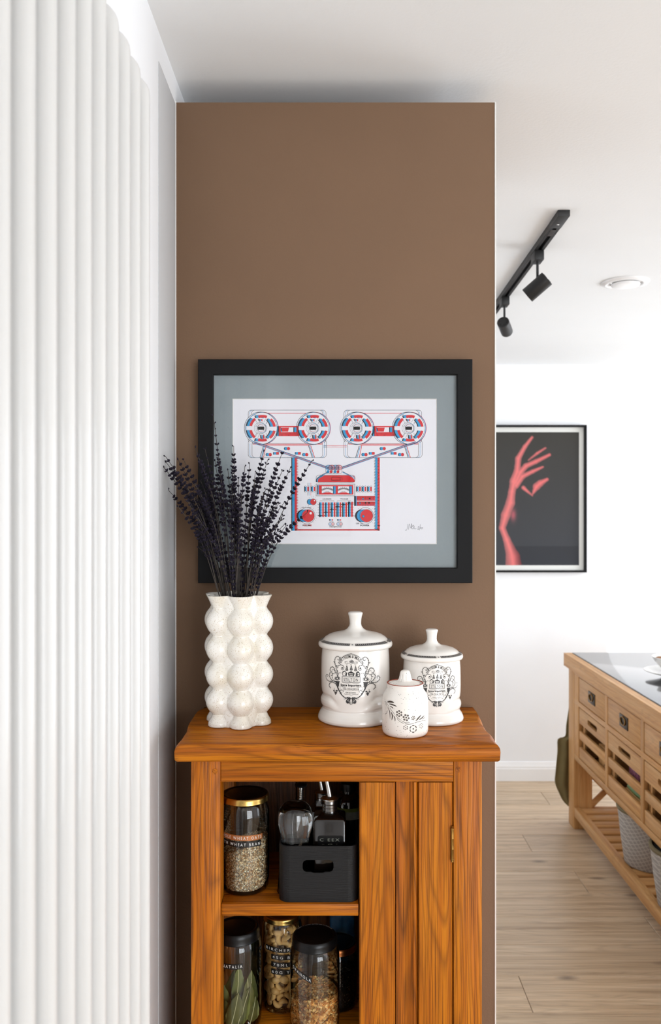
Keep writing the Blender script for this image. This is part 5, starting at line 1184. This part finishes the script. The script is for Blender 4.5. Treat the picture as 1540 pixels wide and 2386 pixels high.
for k in range(NB):
    y1 = YA-k*PT; y0 = y1-BW
    # drawer with a square ring pull
    g = G(); g.box(IX0+.003, IX0+.022, y0+.003, y1-.003, .6755, .7935, .002); dr = g.build('drawer', 'pine_y', isl)
    yc, zc = (y0+y1)/2-.01, .737; g = G(); g.box(IX0-.0005, IX0+.0032, yc-.052, yc+.052, zc-.027, zc+.027, .0012)
    vs = []; pl = g.build('pull_plate', 'iron_dark', dr)
    g = G(); pts = [(IX0-.003, yc+.030*math.cos(a), zc+.004+.017*math.sin(a)) for a in [2*PI*i/20 for i in range(20)]]
    g.tube(pts+[pts[0]], .0028, 8, caps=False); g.box(IX0-.006, IX0, yc-.006, yc+.006, zc+.016, zc+.024, .001); g.build('ring_pull', 'brass_aged', dr)
    # crate: solid top board with a grip slot, two slats, sides and back
    g = G(); x0 = IX0+.022; g.box(x0, x0+.30, y1-.012, y1-.004, .392, .63); g.box(x0, x0+.30, y0+.004, y0+.012, .392, .63); g.box(x0+.30, x0+.312, y0+.004, y1-.004, .392, .63); g.box(x0, x0+.30, y0+.012, y1-.012, .378, .386)
    cr = g.build('crate', 'pine_x', isl)
    hw, hh = .076, .0125; hc = (yc, .605); slot = []
    for (sx_, a0) in ((1, -PI/2), (-1, PI/2)):
        for i in range(9): a = a0+PI*i/8; slot.append((hc[0]+sx_*(hw-hh)+hh*math.cos(a), hc[1]+hh*math.sin(a)))
    g = G(); g.plate([(y0+.004, .566), (y1-.004, .566), (y1-.004, .6425), (y0+.004, .6425)], [slot], lambda u, v, t: (t, u, v), IX0+.004, IX0+.018); g.build('front_board', 'pine_y', cr, smooth=False)
    for (za, zb) in ((.486, .527), (.392, .447)): g = G(); g.box(IX0+.004, IX0+.018, y0+.004, y1-.004, za, zb, .0012); g.build('slat', 'pine_y', cr)
    for yy_ in (y1-.05, y0+.03): g = G(); g.box(IX0+.018, IX0+.030, yy_, yy_+.02, .392, .64, .001); g.build('batten', 'pine_z', cr)
# slatted shelf
for (xa, xb) in ((IX0+.002, IX0+.034), (IX1-.034, IX1-.002)): g = G(); g.box(xa, xb, IY0+.1, IY1-.1, .066, .115, .002); g.build('shelf_rail', 'pine_y', isl)
ys = 4.385
while ys > IY0+.13:
    g = G(); g.box(IX0+.034, IX1-.034, ys-.066, ys, .096, .113, .003); g.build('shelf_slat', 'pine_x', isl); ys -= .0917
# end lattice
for yc_ in (IY1-.06, IY0+.06):
    g = G(); g.box(IX0+.095, IX1-.095, yc_-.012, yc_+.012, .275, .362, .001); g.build('end_rail', 'pine_x', isl)
    g = G(); g.box(IX0+.095, IX1-.095, yc_-.012, yc_+.012, .075, .100, .001); g.build('end_rail', 'pine_x', isl)
    xx = IX0+.095
    while xx < IX1-.15:
        for s_ in (1, -1):
            c = Vector((xx+.0875, yc_+s_*.006, .1875)); d_ = Vector((1, 0, s_)).normalized(); g = G(); g.obox(c, d_, (0, 1, 0), d_.cross(Vector((0, 1, 0))), .123, .006, .014); g.build('lattice_bar', 'pine_x', isl)
        xx += .1765
# things in the crates
def item(name, label, cat, loc, mats, fn, group=None):
    t = thing(name, loc, label, cat, group); fn(t, Vector(loc)); return t
def garlic(t, c):
    g = G(); g.lathe(c.x, c.y, [(0, c.z), (.012, c.z), (.024, c.z+.010), (.027, c.z+.020), (.020, c.z+.034), (.008, c.z+.042), (.004, c.z+.052), (.003, c.z+.058), (0, c.z+.058)], 24, rf=lambda a, r, z_: r*(1+.06*math.cos(a*7))); g.build('bulb', 'garlic', t)
gc = P(1399, 1738, 3.98)
item('garlic_bulb', 'white garlic bulb seen between slats of the far crate', 'garlic', (1.295, 3.97, .527), None, garlic)
g = G()
o = thing('garlic_tray', (1.32, 4.05, .386), 'dark box inside the far crate, holding garlic', 'box'); g.box(1.262, 1.40, 3.93, 4.09, .3862, .526, .003); g.build('box_body', 'pine_z', o)
def spoons(t, c):
    for i in range(5):
        g = G(); y0_ = c.y-i*.012; g.tube([(c.x+.002*i, y0_+.02, c.z+.006+.004*i), (c.x+.002*i, y0_-.05, c.z+.010+.004*i)], .0022, 6); g.lathe(c.x+.002*i, y0_-.065, [(0, c.z+.008+.004*i), (.008, c.z+.010+.004*i), (.013, c.z+.016+.004*i), (.011, c.z+.017+.004*i), (0, c.z+.012+.004*i)], 14); g.build('spoon', 'steel', t)
item('spoon_bundle', 'bundle of silver spoons in the lower gap of the far crate', 'cutlery', (1.262, 3.985, .412+.03), None, spoons)
def packet(m, w_, h_, dz):
    def f(t, c):
        g = G(); NX, NZ = 10, 8; vs = []
        for s_ in (-1, 1):
            for j in range(NZ+1):
                for i in range(NX+1):
                    u, v = i/NX, j/NZ; vs.append((c.x+s_*(.002+dz*math.sin(PI*u)**.6*math.sin(PI*v)**.6)+.003*noise.noise(Vector((u*5, v*5, c.y*9))), c.y-w_/2+w_*u, c.z+h_*v))
        W1 = NX+1; H1 = W1*(NZ+1); fs = [(j*W1+i, j*W1+i+1, (j+1)*W1+i+1, (j+1)*W1+i) for j in range(NZ) for i in range(NX)]; fs += [tuple(H1+k_ for k_ in f_[::-1]) for f_ in fs]
        fs += [(j*W1, (j+1)*W1, H1+(j+1)*W1, H1+j*W1) for j in range(NZ)]+[(j*W1+NX, H1+j*W1+NX, H1+(j+1)*W1+NX, (j+1)*W1+NX) for j in range(NZ)]+[(NZ*W1+i, NZ*W1+i+1, H1+NZ*W1+i+1, H1+NZ*W1+i) for i in range(NX)]+[(i+1, i, H1+i, H1+i+1) for i in range(NX)]
        g.add(vs, fs); g.build('packet_body', m, t, sharp=80)
    return f
item('food_packet', 'speckled pink and white food packet in the second crate', 'packet', (1.285, 3.655, .3865), None, packet('berry_packet', .15, .165, .016))
item('food_packet', 'teal blue food packet in the near end of the second crate', 'packet', (1.275, 3.505, .3865), None, packet('teal_packet', .10, .155, .014))
def leek(t, c):
    g = G(); g.tube([(c.x, c.y+.10, c.z+.014), (c.x, c.y, c.z+.014), (c.x+.002, c.y-.05, c.z+.014)], [.012, .014, .012], 12); g.build('green_leaves', 'leek_green', t)
    g = G(); g.tube([(c.x+.002, c.y-.05, c.z+.014), (c.x+.003, c.y-.12, c.z+.014)], [.0122, .0125], 12); g.build('white_shaft', 'leek_pale', t)
item('leek', 'green and white leek lying low in the second crate', 'vegetable', (1.262, 3.56, .447), None, leek)
g = G()
o = thing('crate_liner', (1.262, 3.55, .386), 'low wooden box under the leek in the second crate', 'box'); g.box(1.253, 1.268, 3.43, 3.69, .3862, .446, .002); g.build('box_body', 'pine_y', o)
item('food_packet', 'dark purple food packet in the third crate', 'packet', (1.30, 3.22, .3865), None, packet('petal_purple', .20, .15, .018))
# olive apron hanging from the far end
ap = thing('olive_apron', (1.25, 4.56, .36), 'olive green cloth apron hanging from the far end of the island', 'apron')
sil = [((1331, 1612), (1345, 1612)), ((1326, 1652), (1352, 1652)), ((1320, 1690), (1356, 1690)), ((1317.5, 1716), (1360, 1716)), ((1300.5, 1723), (1362, 1723)), ((1299.5, 1752), (1364, 1752)), ((1295, 1800), (1366, 1800)), ((1294, 1825), (1366, 1825)), ((1303, 1848), (1364, 1850)), ((1312, 1866), (1356, 1868)), ((1324, 1879), (1345, 1882))]
YAp = 4.565; rows = crom([(a[0], a[1], b[0]) for a, b in sil], 3); NX = 22; vs = []
for s_ in (-1, 1):
    for (x0_, yy_, x1_) in rows:
        for i in range(NX+1):
            u = i/NX; px = x0_+(x1_-x0_)*u; q = P(px, yy_, YAp); fold = .010*math.sin(u*11+1+yy_*.004)+.005*math.sin(u*23+yy_*.01); vs.append((q.x, YAp+fold+s_*(.004+.006*math.sin(PI*u)), q.z))
W1 = NX+1; M = len(rows); H1 = W1*M; g = G()
fs = [(j*W1+i, j*W1+i+1, (j+1)*W1+i+1, (j+1)*W1+i) for j in range(M-1) for i in range(NX)]; fs += [tuple(H1+k_ for k_ in f_[::-1]) for f_ in fs]
fs += [(j*W1, (j+1)*W1, H1+(j+1)*W1, H1+j*W1) for j in range(M-1)]+[(j*W1+NX, H1+j*W1+NX, H1+(j+1)*W1+NX, (j+1)*W1+NX) for j in range(M-1)]+[((M-1)*W1+i, (M-1)*W1+i+1, H1+(M-1)*W1+i+1, H1+(M-1)*W1+i) for i in range(NX)]+[(i+1, i, H1+i, H1+i+1) for i in range(NX)]
g.add(vs, fs); g.build('apron_cloth', 'olive_cloth', ap, sharp=80)
g = G(); g.tube([(P(1338, 0, YAp).x, YAp, P(0, 1612, YAp).z-.005), (P(1338, 0, YAp).x, YAp-.005, P(0, 1600, YAp).z), (P(1338, 0, YAp).x, YAp-.058, P(0, 1596, YAp).z)], .004, 8); g.build('hook', 'iron_dark', ap)
# fabric baskets on the shelf
def basket(cx_, cy_, label, rb=.118, rt=.148, h=.247):
    z0 = .1135; t = thing('fabric_basket', (cx_, cy_, z0), label, 'basket'); g = G()
    g.lathe(cx_, cy_, [(0, z0), (rb-.006, z0), (rb, z0+.006), (rb+(rt-rb)*.5+.002, z0+h*.5), (rt, z0+h-.012), (rt-.006, z0+h-.012), (rb-.006, z0+.008), (0, z0+.008)], 56, rf=lambda a, r, z_: r*(1+.012*math.sin(a*3+z_*9))); g.build('basket_body', 'basket_plaid', t, sharp=50)
    g = G(); g.lathe(cx_, cy_, [(rt-.008, z0+h-.014), (rt+.004, z0+h-.014), (rt+.006, z0+h-.006), (rt+.003, z0+h), (rt-.006, z0+h)], 56, rf=lambda a, r, z_: r*(1+.012*math.sin(a*3+z_*9)), closed=True); g.build('rim_binding', 'basket_rim', t)
    g = G(); g.lathe(cx_, cy_, [(0, z0+.012), (rb-.010, z0+.012), (rt-.010, z0+h-.010)], 40); 
    o = g.build('lining', 'basket_lining', t); return t, z0+h
basket(1.376, 3.70, 'grey checked fabric basket nearer the far leg, dark inside')
bk, zt2 = basket(1.366, 3.285, 'grey checked fabric basket with dried flowers, nearer the camera', h=.235)
dfl = thing('dried_posy', (1.366, 3.285, .32), 'cream and purple dried flowers filling the nearer checked basket', 'dried flowers')
for nm_, m_, cnt in (('cream_heads', 'petal_cream', 90), ('purple_heads', 'petal_purple', 110)):
    g = G()
    for i in range(cnt):
        a = r3.uniform(0, 6.28); rr = .128*math.sqrt(r3.random()); c = Vector((1.366+rr*math.cos(a), 3.285+rr*math.sin(a), zt2-.012+r3.uniform(-.012, .022)))
        for q in range(4): bud(g, c, Vector((r3.uniform(-1, 1), r3.uniform(-1, 1), r3.uniform(-.2, 1))), .014, .0045)
    g.build(nm_, m_, dfl, sharp=80)['kind'] = 'stuff'
# crockery on the island
pc = (1.535, 3.86); z0 = TZ+.003
t = thing('white_plate', (*pc, z0), 'white footed plate on the grey inset at the right picture edge', 'plate'); g = G()
g.lathe(*pc, [(0, z0), (.055, z0), (.058, z0+.004), (.075, z0+.010), (.115, z0+.021), (.134, z0+.027), (.136, z0+.029), (.133, z0+.0305), (.112, z0+.026), (.07, z0+.013), (0, z0+.011)], 56); g.build('plate_body', 'plate_white', t)
pc2 = (1.54, 3.88); z1 = z0+.0125; t = thing('white_bowl', (*pc2, z1), 'white bowl with brown food standing on the white plate', 'bowl'); g = G()
g.lathe(*pc2, [(0, z1), (.034, z1), (.036, z1+.005), (.058, z1+.022), (.085, z1+.052), (.096, z1+.072), (.097, z1+.075), (.094, z1+.075), (.080, z1+.054), (.05, z1+.024), (0, z1+.016)], 56); bo = g.build('bowl_body', 'plate_white', t)
g = G(); g.lathe(*pc2, [(.086, z1+.062), (.080, z1+.066), (.05, z1+.070), (0, z1+.072)], 40, rf=lambda a, r, z_: (r, z_+.002*math.sin(a*9+r*200))); fo = g.build('food', 'food_brown', t)
# ---------------------------------------------------------------- ceiling track with spotlights
tk = thing('spotlight_track', (.70, 3.2, CEIL), 'black ceiling track carrying the spotlights, beyond the partition', 'light track')
T0 = P(1314, 0, 2.516); dirv = Vector((.020, 1, 0)).normalized(); side = dirv.cross(Vector((0, 0, 1))); hz = .0175
p0 = Vector((T0.x, 2.516, CEIL)); Ltr = 2.05
def tp(s_, lat, z_): return p0+dirv*s_+side*lat+Vector((0, 0, z_))
g = G(); W2 = .0165; prof_ = [(-W2, 0), (W2, 0), (W2, -hz), (.006, -hz), (.006, -.006), (-.006, -.006), (-.006, -hz), (-W2, -hz)]; m = 8
vs = [tp(s_, a, b) for s_ in (.035, Ltr) for a, b in prof_]; g.add(vs, [tuple(range(m)), tuple(range(2*m-1, m-1, -1))]+[(i, i+m, (i+1) % m+m, (i+1) % m) for i in range(m)]); g.build('rail', 'black_metal', tk, smooth=False)
g = G(); g.obox(tp(.055, 0, -hz/2-.0004), side, dirv, (0, 0, 1), W2+.0012, .056, hz/2+.0004, .001); g.build('end_feed', 'black_metal', tk)
g = G(); g.obox(tp(.155, 0, -hz-.0004), side, dirv, (0, 0, 1), .009, .030, .0008); g.build('rating_label', 'dark_steel', tk)
g = G(); c = tp(.075, 0, -hz-.0012); g.obox(c, side, dirv, (0, 0, 1), .004, .004, .0008, .0005); g.build('screw', 'steel', tk)
def spot(yd, axis, hc, L_, rad_, label):
    s_ = yd-2.516; c = tp(s_, 0, -hz); t = thing('track_spotlight', tuple(c), label, 'spotlight', None); axis = Vector(axis).normalized()
    g = G(); g.obox(c+Vector((0, 0, -.0165)), side, dirv, (0, 0, 1), .0160, .030, .0165, .003); g.build('adapter', 'black_metal', t)
    hc = Vector(hc); back = hc-axis*L_/2; piv = hc-axis*L_*.12
    g = G(); bot = Vector((c.x, c.y, hc.z+rad_*1.05)); g.tube([c+Vector((0, 0, -.032)), bot], .0045, 12); g.tube([bot+Vector((0, 0, .002)), piv], .0045, 10); g.build('stem', 'black_metal', t)
    # head: a can with a recessed face
    u = axis.orthogonal().normalized(); v = axis.cross(u); pr_ = [(0, 0), (rad_*.93, 0), (rad_, .0015), (rad_, L_-.0015), (rad_*.97, L_), (rad_*.92, L_), (rad_*.90, L_-.012), (0, L_-.012)]; vs = []; n = len(pr_); sg = 40
    for i in range(sg):
        a = 2*PI*i/sg
        for (r_, h_) in pr_: vs.append(back+axis*h_+(u*math.cos(a)+v*math.sin(a))*r_)
    g = G(); vv = g.add(vs, [(i*n+k_, ((i+1) % sg)*n+k_, ((i+1) % sg)*n+k_+1, i*n+k_+1) for i in range(sg) for k_ in range(n-1)]); bmesh.ops.remove_doubles(g.bm, verts=vv, dist=1e-6); g.build('lamp_head', 'black_metal', t)
    g = G(); vs = [back+axis*(L_-.009)+(u*math.cos(2*PI*i/24)+v*math.sin(2*PI*i/24))*rad_*.62 for i in range(24)]; g.add(vs, [tuple(range(24))]); g.build('lens', 'white_gloss', t)
    for i in range(6):
        a = 2*PI*i/6; g = G(); q = back+(u*math.cos(a)+v*math.sin(a))*rad_*.6; g.obox(q-axis*.0003, u, v, axis, .0022, .0022, .0006); g.build('vent_hole', 'lid_black', t)
h1 = P(1251.5, 669, 2.874); spot(2.874, (-.72, .34, -.61), h1, .084, .0262, 'black track spotlight seen side on, nearer the camera')
h2 = P(1176.5, 762, 3.494); spot(3.494, (.36, .86, -.30), h2, .082, .0245, 'black track spotlight pointing away, beside the partition edge')
# extract valve in the ceiling
vx, vy = P(1457, 657, 3.313).x, 3.313
t = thing('extract_valve', (vx, vy, CEIL), 'round white extract valve in the ceiling right of the spotlights', 'vent')
g = G(); g.lathe(vx, vy, [(.060, CEIL-.0002), (.089, CEIL-.0002), (.089, CEIL-.003), (.084, CEIL-.008), (.074, CEIL-.011), (.066, CEIL-.009), (.060, CEIL-.002)], 56); g.build('outer_ring', 'white_gloss', t)
g = G(); g.lathe(vx, vy, [(0, CEIL-.004), (.050, CEIL-.006), (.0545, CEIL-.010), (.052, CEIL-.016), (.040, CEIL-.019), (0, CEIL-.020)], 48); g.build('centre_disc', 'white_gloss', t)
for q in (-1, 1): g = G(); g.lathe(vx-.058+.004*q, vy+.018*q, [(0, CEIL-.0125), (.003, CEIL-.012), (.004, CEIL-.010), (.004, CEIL-.002)], 12); g.build('fixing', 'white_gloss', t)
